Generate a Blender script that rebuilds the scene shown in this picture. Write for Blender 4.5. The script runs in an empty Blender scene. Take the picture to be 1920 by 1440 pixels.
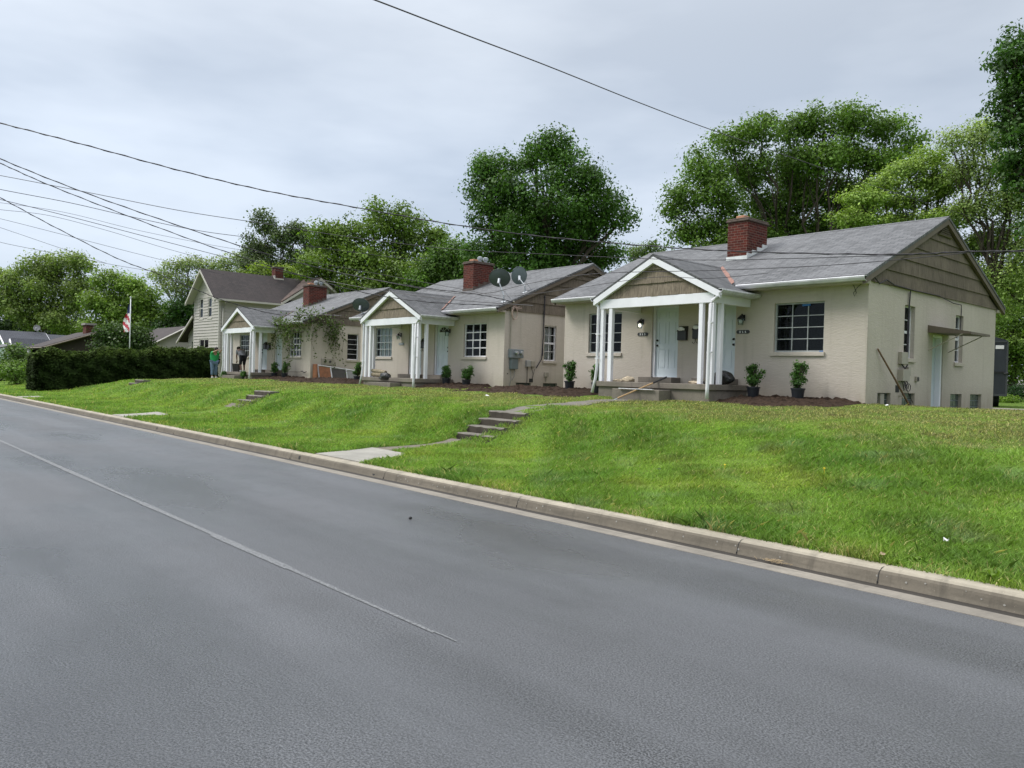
import bpy, math, random
import numpy as np
from mathutils import Vector, Matrix
random.seed(7)
RNG = np.random.default_rng(7)
SC = bpy.context.scene
COL = SC.collection
PI = math.pi
# ------------------------------------------------------------------ camera frame (measured from the photograph)
YAW, PITCH, ROLL, FPX = 0.729772, -0.0095478, 0.0278243, 1472.4
CAM = np.array([0.0, 0.0, 1.6])
FW = np.array([-math.cos(YAW)*math.cos(PITCH), math.sin(YAW)*math.cos(PITCH), math.sin(PITCH)])
_r = np.cross(FW, [0, 0, 1]); _r /= np.linalg.norm(_r); _u = np.cross(_r, FW)
RT = math.cos(ROLL)*_r + math.sin(ROLL)*_u
UP = -math.sin(ROLL)*_r + math.cos(ROLL)*_u
def at(px, py, depth):
    """the world point that lies 'depth' metres ahead at that bearing"""
    return CAM + (FW + RT*(px-960)/FPX - UP*(py-720)/FPX)*depth

# ------------------------------------------------------------------ materials
MATS = {}
def _nodes(name):
    m = bpy.data.materials.new(name); m.use_nodes = True
    nt = m.node_tree; b = nt.nodes['Principled BSDF']
    return m, nt, b
def L(nt, a, b): nt.links.new(a, b)
def node(nt, kind, **kw):
    n = nt.nodes.new(kind)
    for k, v in kw.items():
        if k in n.inputs.keys(): n.inputs[k].default_value = v
        else: setattr(n, k, v)
    return n
def mixc(nt, fac, c1, c2, blend='MIX'):
    n = nt.nodes.new('ShaderNodeMix'); n.data_type = 'RGBA'; n.blend_type = blend
    for i, v in ((0, fac), (6, c1), (7, c2)):
        if hasattr(v, 'is_linked') or hasattr(v, 'links'): L(nt, v, n.inputs[i])
        elif i == 0: n.inputs[0].default_value = v
        else: n.inputs[i].default_value = (*v, 1) if len(v) == 3 else v
    return n.outputs[2]
def ramp(nt, src, stops):
    n = nt.nodes.new('ShaderNodeValToRGB'); e = n.color_ramp.elements
    while len(e) < len(stops): e.new(0.5)
    for k, (p, c) in enumerate(stops):
        e[k].position = p; e[k].color = (c, c, c, 1) if isinstance(c, (int, float)) else (*c, 1)
    L(nt, src, n.inputs[0]); return n.outputs[0]
def coords(nt, scale=(1, 1, 1), kind='Position'):
    if kind == 'Position': s = nt.nodes.new('ShaderNodeNewGeometry').outputs['Position']
    else: s = nt.nodes.new('ShaderNodeTexCoord').outputs[kind]
    mp = nt.nodes.new('ShaderNodeMapping'); mp.inputs['Scale'].default_value = scale
    L(nt, s, mp.inputs['Vector']); return mp.outputs[0]
def noise(nt, vec, scale, detail=4, rough=.55):
    n = nt.nodes.new('ShaderNodeTexNoise'); n.inputs['Scale'].default_value = scale
    n.inputs['Detail'].default_value = detail; n.inputs['Roughness'].default_value = rough
    L(nt, vec, n.inputs['Vector']); return n.outputs['Fac']
def bump(nt, b, h, strength=.4, dist=.01, prev=None):
    n = nt.nodes.new('ShaderNodeBump'); n.inputs['Strength'].default_value = strength; n.inputs['Distance'].default_value = dist
    L(nt, h, n.inputs['Height'])
    if prev is not None: L(nt, prev, n.inputs['Normal'])
    L(nt, n.outputs[0], b.inputs['Normal']); return n.outputs[0]
def plain(name, col, rough=.6, var=.12, vscale=3, metal=0, bscale=None, bstr=.3, bdist=.005, spec=.5, stretch=(1, 1, 1)):
    if name in MATS: return MATS[name]
    m, nt, b = _nodes(name)
    v = coords(nt, stretch)
    n = noise(nt, v, vscale, 5)
    lo = tuple(c*(1-var) for c in col); hi = tuple(min(1, c*(1+var)) for c in col)
    L(nt, mixc(nt, ramp(nt, n, [(.3, 0.), (.7, 1.)]), lo, hi), b.inputs['Base Color'])
    b.inputs['Roughness'].default_value = rough; b.inputs['Metallic'].default_value = metal
    b.inputs['Specular IOR Level'].default_value = spec
    if bscale: bump(nt, b, noise(nt, v, bscale, 3), bstr, bdist)
    MATS[name] = m; return m

def m_stucco():
    m, nt, b = _nodes('painted stucco')
    v = coords(nt); vs = coords(nt, (1, 1, 3.2))
    big = noise(nt, v, .55, 5); mid = noise(nt, vs, 5, 4)
    c = mixc(nt, ramp(nt, big, [(.35, 0.), (.7, 1.)]), (.475, .425, .375), (.54, .485, .43))
    c = mixc(nt, ramp(nt, mid, [(.3, .0), (.75, .28)]), c, (.39, .34, .275))
    # rain splash and soil staining near the foot of the wall
    sep = node(nt, 'ShaderNodeSeparateXYZ'); L(nt, v, sep.inputs[0])
    mr = node(nt, 'ShaderNodeMapRange'); L(nt, sep.outputs[2], mr.inputs[0])
    mr.inputs[1].default_value = 1.1; mr.inputs[2].default_value = 1.75; mr.inputs[3].default_value = 1; mr.inputs[4].default_value = 0
    mu = node(nt, 'ShaderNodeMath', operation='MULTIPLY'); L(nt, mr.outputs[0], mu.inputs[0]); L(nt, noise(nt, coords(nt, (2.5, 2.5, .8)), 2.2, 5), mu.inputs[1])
    c = mixc(nt, mu.outputs[0], c, (.30, .25, .19))
    stk = noise(nt, coords(nt, (3.2, 3.2, .28)), 1.6, 6, .6)
    c = mixc(nt, ramp(nt, stk, [(.54, 0.), (.78, .42)]), c, (.31, .275, .225))
    L(nt, c, b.inputs['Base Color']); b.inputs['Roughness'].default_value = .85; b.inputs['Specular IOR Level'].default_value = .25
    p = bump(nt, b, noise(nt, vs, 9, 6, .65), .5, .02)
    bump(nt, b, noise(nt, v, 55, 3), .35, .006, p)
    return m
def m_shingle(name, swap, c1, c2, c3, sc=1.0):
    m, nt, b = _nodes(name)
    g = nt.nodes.new('ShaderNodeNewGeometry')
    sep = node(nt, 'ShaderNodeSeparateXYZ'); L(nt, g.outputs['Position'], sep.inputs[0])
    cb = node(nt, 'ShaderNodeCombineXYZ')
    L(nt, sep.outputs[1 if swap else 0], cb.inputs[0]); L(nt, sep.outputs[0 if swap else 1], cb.inputs[1])
    br = nt.nodes.new('ShaderNodeTexBrick'); L(nt, cb.outputs[0], br.inputs['Vector'])
    br.inputs['Color1'].default_value = (*c1, 1); br.inputs['Color2'].default_value = (*c2, 1); br.inputs['Mortar'].default_value = (*c3, 1)
    br.inputs['Scale'].default_value = 1; br.inputs['Mortar Size'].default_value = .011; br.inputs['Mortar Smooth'].default_value = .35
    br.inputs['Brick Width'].default_value = .30*sc; br.inputs['Row Height'].default_value = .135*sc; br.inputs['Bias'].default_value = -.1
    v = coords(nt)
    n = noise(nt, v, .45, 6); n2 = noise(nt, v, 34, 3)
    c = mixc(nt, ramp(nt, n, [(.35, 0.), (.7, .5)]), br.outputs['Color'], tuple(x*1.25 for x in c1))
    st = noise(nt, coords(nt, (3, .35, .35) if not swap else (.35, 3, .35)), 2.2, 5)
    c = mixc(nt, ramp(nt, st, [(.5, 0.), (.75, .42)]), c, tuple(x*.55 for x in c3))
    c = mixc(nt, ramp(nt, n2, [(.35, .25), (.7, 0.)]), c, (.05, .05, .055))
    L(nt, c, b.inputs['Base Color']); b.inputs['Roughness'].default_value = .8; b.inputs['Specular IOR Level'].default_value = .35
    # each course overlaps the one below: a saw profile down the slope
    fr = node(nt, 'ShaderNodeMath', operation='DIVIDE'); L(nt, sep.outputs[0 if swap else 1], fr.inputs[0]); fr.inputs[1].default_value = .135*sc
    fr2 = node(nt, 'ShaderNodeMath', operation='FRACT'); L(nt, fr.outputs[0], fr2.inputs[0])
    fr3 = node(nt, 'ShaderNodeMath', operation='SUBTRACT'); fr3.inputs[0].default_value = 1; L(nt, fr2.outputs[0], fr3.inputs[1])
    p = bump(nt, b, fr3.outputs[0], .6, .018)
    p = bump(nt, b, br.outputs['Fac'], -.5, .006, p)
    bump(nt, b, n2, .4, .006, p)
    return m
def m_brick():
    m, nt, b = _nodes('red brick')
    g = nt.nodes.new('ShaderNodeNewGeometry')
    sep = node(nt, 'ShaderNodeSeparateXYZ'); L(nt, g.outputs['Position'], sep.inputs[0])
    ad = node(nt, 'ShaderNodeMath', operation='ADD'); L(nt, sep.outputs[0], ad.inputs[0]); L(nt, sep.outputs[1], ad.inputs[1])
    cb = node(nt, 'ShaderNodeCombineXYZ'); L(nt, ad.outputs[0], cb.inputs[0]); L(nt, sep.outputs[2], cb.inputs[1])
    br = nt.nodes.new('ShaderNodeTexBrick'); L(nt, cb.outputs[0], br.inputs['Vector'])
    br.inputs['Color1'].default_value = (.135, .027, .018, 1); br.inputs['Color2'].default_value = (.055, .014, .012, 1)
    br.inputs['Mortar'].default_value = (.19, .14, .115, 1); br.inputs['Scale'].default_value = 1
    br.inputs['Mortar Size'].default_value = .006; br.inputs['Brick Width'].default_value = .215; br.inputs['Row Height'].default_value = .077
    n = noise(nt, coords(nt), 7, 5)
    c = mixc(nt, ramp(nt, n, [(.4, 0.), (.75, .6)]), br.outputs['Color'], (.05, .022, .018))
    L(nt, c, b.inputs['Base Color']); b.inputs['Roughness'].default_value = .9; b.inputs['Specular IOR Level'].default_value = .2
    p = bump(nt, b, br.outputs['Fac'], -.8, .012); bump(nt, b, noise(nt, coords(nt), 60, 3), .4, .006, p)
    return m
def m_shake(name='taupe shake siding', col=(.140, .115, .090)):
    m, nt, b = _nodes(name)
    v = coords(nt, (9, 9, .5)); n = noise(nt, v, 3.2, 5, .7); n2 = noise(nt, coords(nt), .9, 4); n3 = noise(nt, coords(nt, (26, 26, .6)), 2, 3)
    c = mixc(nt, ramp(nt, n, [(.38, 0.), (.62, 1.)]), tuple(x*.66 for x in col), tuple(x*1.28 for x in col))
    c = mixc(nt, ramp(nt, n2, [(.5, 0.), (.8, .6)]), c, (.27, .22, .17))
    L(nt, c, b.inputs['Base Color']); b.inputs['Roughness'].default_value = .85; b.inputs['Specular IOR Level'].default_value = .25
    p = bump(nt, b, n3, .6, .012); bump(nt, b, n, .5, .02, p)
    return m
def m_asphalt():
    m, nt, b = _nodes('worn damp asphalt')
    v = coords(nt); vx = coords(nt, (.16, 1, 1))
    big = noise(nt, vx, .55, 5, .6); agg = noise(nt, v, 110, 3, .7); agg2 = noise(nt, v, 38, 3, .6); blot = noise(nt, v, 1.7, 6, .65)
    fine = noise(nt, v, 95, 2, .7); coarse = noise(nt, v, 42, 2, .6); lane = noise(nt, coords(nt, (.03, .8, 1)), 1.0, 4, .55); wet = noise(nt, coords(nt, (.35, .8, 1)), .62, 5, .55)
    c = mixc(nt, ramp(nt, fine, [(.40, 0.), (.60, 1.)]), (.009, .0095, .011), (.116, .120, .129))
    c = mixc(nt, ramp(nt, coarse, [(.56, 0.), (.70, .5)]), c, (.012, .012, .0125))
    c = mixc(nt, ramp(nt, agg, [(.69, 0.), (.74, .8)]), c, (.30, .29, .28))
    c = mixc(nt, ramp(nt, lane, [(.38, 0.), (.62, .42)]), c, (.120, .125, .137))
    c = mixc(nt, ramp(nt, noise(nt, coords(nt, (.22, .5, 1)), .9, 5, .6), [(.48, 0.), (.66, .55)]), c, (.036, .038, .042))
    c = mixc(nt, ramp(nt, blot, [(.5, 0.), (.8, .35)]), c, (.038, .038, .041))
    L(nt, c, b.inputs['Base Color'])
    L(nt, ramp(nt, wet, [(.40, .52), (.60, .25)]), b.inputs['Roughness']); b.inputs['Specular IOR Level'].default_value = .55
    p = bump(nt, b, coarse, .45, .010); bump(nt, b, fine, .7, .006, p)
    return m
def m_concrete(name, col, rough=.85, stain=.5, wet=False):
    m, nt, b = _nodes(name)
    v = coords(nt); n = noise(nt, v, 1.3, 7, .65); n2 = noise(nt, v, 24, 4); n3 = noise(nt, coords(nt, (.5, 4, 4)), 3, 5)
    c = mixc(nt, ramp(nt, n, [(.35, 0.), (.7, 1.)]), tuple(x*.78 for x in col), tuple(x*1.15 for x in col))
    c = mixc(nt, ramp(nt, n3, [(.5, 0.), (.8, stain)]), c, tuple(x*.45 for x in col))
    c = mixc(nt, ramp(nt, n2, [(.3, .3), (.6, 0.)]), c, tuple(x*.6 for x in col))
    n4 = noise(nt, coords(nt, (7, 1, 1)), 1.1, 6, .7)
    c = mixc(nt, ramp(nt, n4, [(.52, 0.), (.70, stain*.75)]), c, tuple(x*.42 for x in col))
    c = mixc(nt, ramp(nt, noise(nt, v, 75, 2), [(.70, 0.), (.75, .6)]), c, tuple(min(1, x*1.7) for x in col))
    L(nt, c, b.inputs['Base Color']); b.inputs['Roughness'].default_value = rough
    bump(nt, b, n2, .5, .008)
    return m
def m_lawn():
    m, nt, b = _nodes('lawn soil and thatch')
    v = coords(nt); n = noise(nt, v, .9, 6); n2 = noise(nt, v, 14, 5, .7); n3 = noise(nt, v, .25, 3)
    c = mixc(nt, ramp(nt, n, [(.35, 0.), (.65, 1.)]), (.10, .19, .022), (.16, .25, .032))
    c = mixc(nt, ramp(nt, n2, [(.35, .6), (.6, 0.)]), c, (.05, .065, .02))
    c = mixc(nt, ramp(nt, n3, [(.5, 0.), (.7, .4)]), c, (.13, .15, .045))
    L(nt, c, b.inputs['Base Color']); b.inputs['Roughness'].default_value = .95; b.inputs['Specular IOR Level'].default_value = .1
    bump(nt, b, n2, .9, .05)
    return m
def m_vcol(name, trans=.25, rough=.55, spec=.3, bump_s=0, tint=(1.15, 1.25, .6)):
    """colour of every leaf or blade comes from its own colour attribute"""
    m, nt, b = _nodes(name)
    a = nt.nodes.new('ShaderNodeVertexColor'); a.layer_name = 'Col'
    L(nt, a.outputs[0], b.inputs['Base Color']); b.inputs['Roughness'].default_value = rough; b.inputs['Specular IOR Level'].default_value = spec
    if trans:
        t = nt.nodes.new('ShaderNodeBsdfTranslucent'); mx = nt.nodes.new('ShaderNodeMixShader'); mx.inputs[0].default_value = trans
        L(nt, mixc(nt, 1.0, a.outputs[0], tint, 'MULTIPLY'), t.inputs[0])
        L(nt, b.outputs[0], mx.inputs[1]); L(nt, t.outputs[0], mx.inputs[2])
        L(nt, mx.outputs[0], nt.nodes['Material Output'].inputs[0])
    return m
def m_glass():
    m, nt, b = _nodes('window glass')
    nt.nodes.remove(b)
    gl = nt.nodes.new('ShaderNodeBsdfGlossy'); gl.inputs['Roughness'].default_value = .03; gl.inputs['Color'].default_value = (.6, .66, .7, 1)
    tr = nt.nodes.new('ShaderNodeBsdfTransparent'); tr.inputs[0].default_value = (.80, .85, .86, 1)
    lw = nt.nodes.new('ShaderNodeFresnel'); lw.inputs['IOR'].default_value = 1.36
    mx = nt.nodes.new('ShaderNodeMixShader'); L(nt, lw.outputs[0], mx.inputs[0]); L(nt, tr.outputs[0], mx.inputs[1]); L(nt, gl.outputs[0], mx.inputs[2])
    L(nt, mx.outputs[0], nt.nodes['Material Output'].inputs[0])
    return m
M = dict(
    stucco=m_stucco(), brick=m_brick(), shake=m_shake(), glass=m_glass(), asphalt=m_asphalt(), lawn=m_lawn(),
    shake_porch=m_shake('weathered porch gable shakes', (.20, .165, .125)),
    shingle=m_shingle('grey shingles', False, (.165, .167, .174), (.082, .084, .088), (.022, .023, .025)),
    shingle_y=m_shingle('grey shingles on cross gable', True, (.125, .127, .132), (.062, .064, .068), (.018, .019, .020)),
    shingle_brown=m_shingle('brown shingles', True, (.055, .042, .04), (.034, .027, .027), (.016, .013, .013)),
    shingle_brown_x=m_shingle('brown shingles on cross wing', False, (.11, .07, .055), (.065, .043, .037), (.03, .02, .018)),
    shingle_dark=m_shingle('dark blue grey shingles', False, (.045, .05, .065), (.028, .032, .043), (.014, .015, .02)),
    white=plain('white paint', (.80, .795, .85), .5, .06, 2.5, bscale=8, bstr=.1, stretch=(1, 1, .5)),
    dirty_white=plain('grubby white paint', (.66, .655, .69), .55, .18, 5, bscale=12, bstr=.15, stretch=(1, 1, .4)),
    gutter=plain('white gutter metal', (.56, .555, .585), .4, .2, 3, stretch=(1, 4, 1)),
    taupe=plain('taupe trim paint', (.125, .098, .072), .6, .12, 3),
    beige_paint=plain('beige frame paint', (.42, .38, .31), .6, .1, 4),  # even beige, used for the porch ceilings
    door=plain('pale blue white door', (.56, .62, .66), .4, .04, 2),
    steelwin=plain('window bar paint', (.33, .35, .35), .5, .15, 9),
    concrete=m_concrete('porch concrete', (.205, .178, .148), stain=.6),
    concrete_old=m_concrete('old mossy concrete', (.155, .132, .10), stain=.9),
    riser=m_concrete('shade-darkened step riser', (.062, .05, .036), stain=.7),  # dirt stains plus the shade of upright faces, put into the dark colour
    concrete_path=m_concrete('grey path concrete', (.16, .145, .12), stain=.5),
    concrete_new=m_concrete('new pale concrete', (.31, .295, .26), stain=.3),
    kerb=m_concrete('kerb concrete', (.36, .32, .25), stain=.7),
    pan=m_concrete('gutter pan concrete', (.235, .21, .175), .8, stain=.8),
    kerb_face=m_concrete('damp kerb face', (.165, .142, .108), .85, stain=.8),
    wet=m_concrete('wet kerb foot', (.030, .024, .018), .75, stain=.5),
    black=plain('black metal', (.012, .012, .014), .4, .2),
    plastic=plain('black plastic', (.012, .014, .02), .45, .25, 6),
    bag=plain('black bag plastic', (.008, .008, .009), .35, .3, 6, bscale=14, bstr=.8, bdist=.05),
    steel=plain('galvanised steel', (.42, .44, .46), .35, .15, 5, metal=.7),
    meter=plain('grey meter paint', (.20, .23, .25), .45, .1, 5),
    meter_beige=plain('beige box paint', (.33, .30, .25), .5, .1, 5),
    dish=plain('dish grey', (.14, .175, .185), .45, .1, 4),
    dish_dark=plain('dark dish grey', (.055, .07, .072), .45, .1, 4),
    copper=plain('rusty copper flashing', (.22, .10, .07), .6, .35, 9),
    soil=plain('dark mulch soil', (.042, .027, .019), .95, .5, 12, bscale=30, bstr=1, bdist=.03, spec=.15),
    bark=plain('bark', (.075, .062, .05), .9, .35, 6, bscale=14, bstr=.8, bdist=.04, spec=.1, stretch=(1, 1, .3)),
    wood=plain('ash tool handle', (.42, .27, .13), .6, .2, 8, stretch=(4, 4, 4)),
    wood_brown=plain('brown wood', (.15, .085, .045), .7, .3, 5, bscale=20, stretch=(6, 6, .6)),
    wood_red=plain('orange brown plywood', (.22, .085, .035), .6, .25, 6),
    screen=plain('dark insect screen', (.055, .05, .048), .7, .2, 9),
    screen_light=plain('light insect screen', (.24, .24, .24), .7, .15, 9),
    curtain=plain('white blind', (.62, .64, .64), .8, .1, 5, stretch=(6, 6, .3)),
    interior=plain('dark room', (.03, .03, .03), .9, .3),
    glassblock=plain('green glass block', (.055, .075, .068), .18, .35, 9),
    trailer=plain('charcoal trailer panel', (.022, .026, .033), .35, .35, 2.2, stretch=(1, 1, .35)),
    wire=plain('wire sheath', (.025, .02, .03), .55, .2),
    vinyl=plain('beige vinyl siding', (.42, .395, .355), .55, .05, 2),
    vinyl_trim=plain('beige vinyl trim', (.50, .475, .43), .55, .05, 2),
    terracotta=plain('terracotta flue', (.42, .20, .12), .8, .2, 6),
    mortar=plain('chimney cap mortar', (.10, .075, .062), .9, .3, 8, bscale=20),
    flashing=plain('white painted flashing', (.66, .68, .68), .5, .15, 4),
    stone=plain('tan stone', (.40, .33, .24), .85, .3, 9, bscale=20, bstr=.6),
    carpet=plain('old rolled carpet', (.24, .20, .14), .95, .4, 14, bscale=40, bstr=.8),
    skin=plain('skin', (.36, .21, .15), .5, .06), skin2=plain('darker skin', (.20, .11, .08), .5, .06),
    green_shirt=plain('green shirt cloth', (.02, .33, .10), .8, .12, 7), grey_shirt=plain('grey shirt cloth', (.22, .22, .25), .8, .1, 7),
    jeans=plain('blue jeans', (.13, .19, .29), .8, .2, 9), dark_shorts=plain('dark trousers', (.012, .012, .016), .8, .2, 9),
    hair=plain('dark hair', (.02, .014, .012), .7, .2), shoe=plain('pale shoe', (.4, .4, .4), .6, .2),
    pale_green=plain('pale green wall', (.32, .42, .38), .7, .08), red=plain('flag red', (.40, .02, .04), .7, .1), flagblue=plain('flag blue', (.02, .03, .12), .7, .1),
    flagwhite=plain('flag white', (.75, .75, .75), .7, .05), pole=plain('white pole', (.65, .67, .68), .35, .05), shedroof=plain('grey corrugated roof', (.20, .19, .18), .6, .35, 3, stretch=(5, 1, 1)),
    bluetape=plain('blue painter tape', (.02, .13, .33), .6, .1), yellow=plain('dandelion yellow', (.75, .55, .02), .7, .1), litter=plain('white litter', (.7, .7, .7), .7, .1),
    kraft=plain('cardboard', (.33, .25, .15), .8, .15), gravel=m_concrete('gravel drive', (.24, .215, .18), stain=.5),
)
M['bulb'] = plain('lit bulb', (.9, .85, .7)); _b = M['bulb'].node_tree.nodes['Principled BSDF']
_b.inputs['Emission Color'].default_value = (1, .9, .72, 1); _b.inputs['Emission Strength'].default_value = 1.6
M['leaf'] = m_vcol('tree leaves', .3, .5, .3); M['blade'] = m_vcol('grass blades', .35, .6, .2, tint=(1.1, 1.2, .6)); M['needle'] = m_vcol('hedge leaves', .12, .8, .08)

# ------------------------------------------------------------------ mesh helpers
def world_origin(o):
    p = Vector((0, 0, 0))
    while o is not None: p += Vector(o.location); o = o.parent
    return p
def tag(o, label=None, cat=None, group=None, kind=None):
    if label: o['label'] = label
    if cat: o['category'] = cat
    if group: o['group'] = group
    if kind: o['kind'] = kind
    return o
def empty(name, loc, label=None, cat=None, group=None):
    o = bpy.data.objects.new(name, None); COL.objects.link(o); o.location = loc; o.empty_display_size = .2
    return tag(o, label, cat, group)
class MB:
    def __init__(s): s.v = []; s.f = []; s.m = []; s.mi = 0
    def poly(s, pts):
        k = len(s.v); s.v += [tuple(map(float, p)) for p in pts]; s.f.append(tuple(range(k, k+len(pts)))); s.m.append(s.mi)
    def box(s, x0, x1, y0, y1, z0, z1):
        p = [(x0,y0,z0),(x1,y0,z0),(x1,y1,z0),(x0,y1,z0),(x0,y0,z1),(x1,y0,z1),(x1,y1,z1),(x0,y1,z1)]
        s.hexa(p); return s
    def hexa(s, p):
        k = len(s.v); s.v += [tuple(map(float, q)) for q in p]
        for f in ((0,3,2,1),(4,5,6,7),(0,1,5,4),(1,2,6,5),(2,3,7,6),(3,0,4,7)): s.f.append(tuple(k+i for i in f)); s.m.append(s.mi)
    def slab(s, quad, t):
        """a quad with thickness t going down"""
        q = [Vector(a) for a in quad]; n = Vector((0, 0, -t))
        s.hexa([a+n for a in q]+q)
    def prism(s, prof, dirv):
        """profile polygon swept along a vector"""
        k = len(s.v); n = len(prof); d = Vector(dirv)
        s.v += [tuple(map(float, p)) for p in prof] + [tuple(Vector(p)+d) for p in prof]
        s.f.append(tuple(range(k, k+n))[::-1]); s.m.append(s.mi); s.f.append(tuple(range(k+n, k+2*n))); s.m.append(s.mi)
        for i in range(n): s.f.append((k+i, k+(i+1) % n, k+n+(i+1) % n, k+n+i)); s.m.append(s.mi)
    def tube(s, pts, r, n=6, cap=True):
        pts = [Vector(p) for p in pts]; rs = r if isinstance(r, (list, tuple)) else [r]*len(pts); k = len(s.v)
        for i, p in enumerate(pts):
            t = (pts[min(i+1, len(pts)-1)]-pts[max(i-1, 0)]).normalized()
            a = t.cross(Vector((0, 0, 1)) if abs(t.z) < .9 else Vector((1, 0, 0))).normalized(); b = t.cross(a)
            for j in range(n):
                w = 2*PI*j/n; s.v.append(tuple(p+(a*math.cos(w)+b*math.sin(w))*rs[i]))
        for i in range(len(pts)-1):
            for j in range(n): s.f.append((k+i*n+j, k+i*n+(j+1) % n, k+(i+1)*n+(j+1) % n, k+(i+1)*n+j)); s.m.append(s.mi)
        if cap:
            s.f.append(tuple(k+j for j in range(n))[::-1]); s.m.append(s.mi); s.f.append(tuple(k+(len(pts)-1)*n+j for j in range(n))); s.m.append(s.mi)
    def lathe(s, c, prof, n=14, axis=None):
        """profile of (radius, height) pairs about a vertical axis"""
        k = len(s.v); c = Vector(c)
        for (r, h) in prof:
            for j in range(n): w = 2*PI*j/n; s.v.append((c.x+r*math.cos(w), c.y+r*math.sin(w), c.z+h))
        for i in range(len(prof)-1):
            for j in range(n): s.f.append((k+i*n+j, k+i*n+(j+1) % n, k+(i+1)*n+(j+1) % n, k+(i+1)*n+j)); s.m.append(s.mi)
        s.f.append(tuple(k+j for j in range(n))[::-1]); s.m.append(s.mi); s.f.append(tuple(k+(len(prof)-1)*n+j for j in range(n))); s.m.append(s.mi)
    def blob(s, c, r, seed=0, amp=.25, nu=14, nv=9, flat=1.0):
        rg = random.Random(seed); ph = [rg.uniform(0, 6.28) for _ in range(8)]; k = len(s.v); c = Vector(c); r = Vector(r)
        for i in range(nv+1):
            th = PI*i/nv
            for j in range(nu):
                w = 2*PI*j/nu
                d = 1+amp*(math.sin(2*w+ph[0])*math.sin(th*2+ph[1])+.6*math.sin(3*w+ph[2]+th*3)+.4*math.sin(5*w+ph[3])*math.sin(4*th+ph[4]))*math.sin(th)
                s.v.append((c.x+r.x*d*math.sin(th)*math.cos(w), c.y+r.y*d*math.sin(th)*math.sin(w), c.z+r.z*d*math.cos(th)))
        for i in range(nv):
            for j in range(nu): s.f.append((k+i*nu+j, k+(i+1)*nu+j, k+(i+1)*nu+(j+1) % nu, k+i*nu+(j+1) % nu)); s.m.append(s.mi)
    def build(s, name, mats, parent=None, origin=None, smooth=False, bevel=0):
        me = bpy.data.meshes.new(name)
        o0 = world_origin(parent) if parent is not None else Vector(origin or (0, 0, 0))
        me.from_pydata([(v[0]-o0.x, v[1]-o0.y, v[2]-o0.z) for v in s.v], [], s.f); me.update()
        for m in (mats if isinstance(mats, (list, tuple)) else [mats]): me.materials.append(m)
        for i, p in enumerate(me.polygons): p.material_index = s.m[i]; p.use_smooth = smooth
        o = bpy.data.objects.new(name, me); COL.objects.link(o)
        if parent is not None: o.parent = parent
        else: o.location = o0
        if bevel:
            b = o.modifiers.new('bevel', 'BEVEL'); b.width = bevel; b.segments = 2; b.limit_method = 'ANGLE'; b.angle_limit = .7
        return o
def soup(name, verts, nper, cols, mat, parent=None, origin=None):
    """big mesh of separate n-gons (leaves, blades) with one colour each; verts (N, nper, 3)"""
    N = len(verts); me = bpy.data.meshes.new(name)
    o0 = np.array(world_origin(parent) if parent is not None else (origin or (0, 0, 0)))
    me.vertices.add(N*nper); me.vertices.foreach_set('co', (verts.reshape(-1, 3)-o0).astype(np.float32).ravel())
    me.loops.add(N*nper); me.loops.foreach_set('vertex_index', np.arange(N*nper, dtype=np.int32))
    me.polygons.add(N); me.polygons.foreach_set('loop_start', np.arange(0, N*nper, nper, dtype=np.int32))
    me.update(calc_edges=True)
    a = me.color_attributes.new('Col', 'FLOAT_COLOR', 'POINT')
    c = np.ones((N, nper, 4), np.float32); c[:, :, :3] = cols[:, None, :] if cols.ndim == 2 else cols
    a.data.foreach_set('color', c.ravel()); me.materials.append(mat)
    o = bpy.data.objects.new(name, me); COL.objects.link(o)
    if parent is not None: o.parent = parent
    else: o.location = o0
    return o
def copy_tree(o, parent=None):
    c = o.copy(); COL.objects.link(c); c.parent = parent
    for ch in list(o.children): copy_tree(ch, c)
    return c

# ------------------------------------------------------------------ terrain
PY = np.array([-400, 6.5, 6.63, 8, 9.3, 10.2, 11.0, 11.6, 12.5, 14, 16.5, 18.8, 20, 23, 28, 40, 70, 500])
PZ = np.array([.12, .12, .12, .14, .16, .21, .50, .76, .89, .96, 1.07, 1.19, 1.14, 1.0, .93, .9, .9, .9])
PZR = np.array([.12, .12, .12, .19, .33, .45, .58, .67, .78, .93, 1.06, 1.17, 1.12, .99, .92, .9, .9, .9])
PYL = np.array([-400, 6.63, 9, 13, 18, 26, 500]); PZL = np.array([.12, .12, .16, .50, .95, 1.0, 1.0])
def sstep(x, a, b): t = np.clip((x-a)/(b-a), 0, 1); return t*t*(3-2*t)
def H(x, y):
    x = np.asarray(x, float); y = np.asarray(y, float)
    zc = np.interp(y, PY, PZ); zr = np.interp(y, PY, PZR); zl = np.interp(y, PYL, PZL)
    wr = sstep(x, -10.5, -6.5); z = zc*(1-wr)+zr*wr
    wl = sstep(-x, 42, 49); z = z*(1-wl)+zl*wl
    a = sstep(y, 6.8, 8.5)*.9+.1
    n = .016*np.sin(x*1.7+y*.9)+.012*np.sin(x*.63-y*1.9+1)+.010*np.sin(x*3.1+y*2.7+2)+.006*np.sin(x*7.1-y*5.3)
    return z+n*a*(1-sstep(y, 16, 18))
def Hs(x, y): return float(H(x, y))

# road, gutter pan, kerb
KX0, KX1 = -300.0, 60.0
mb = MB(); mb.poly([(-400, -1.0, 0), (120, -1.0, 0), (120, 6.17, 0), (-400, 6.17, 0)])
tag(mb.build('road', M['asphalt']), kind='structure')
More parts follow.
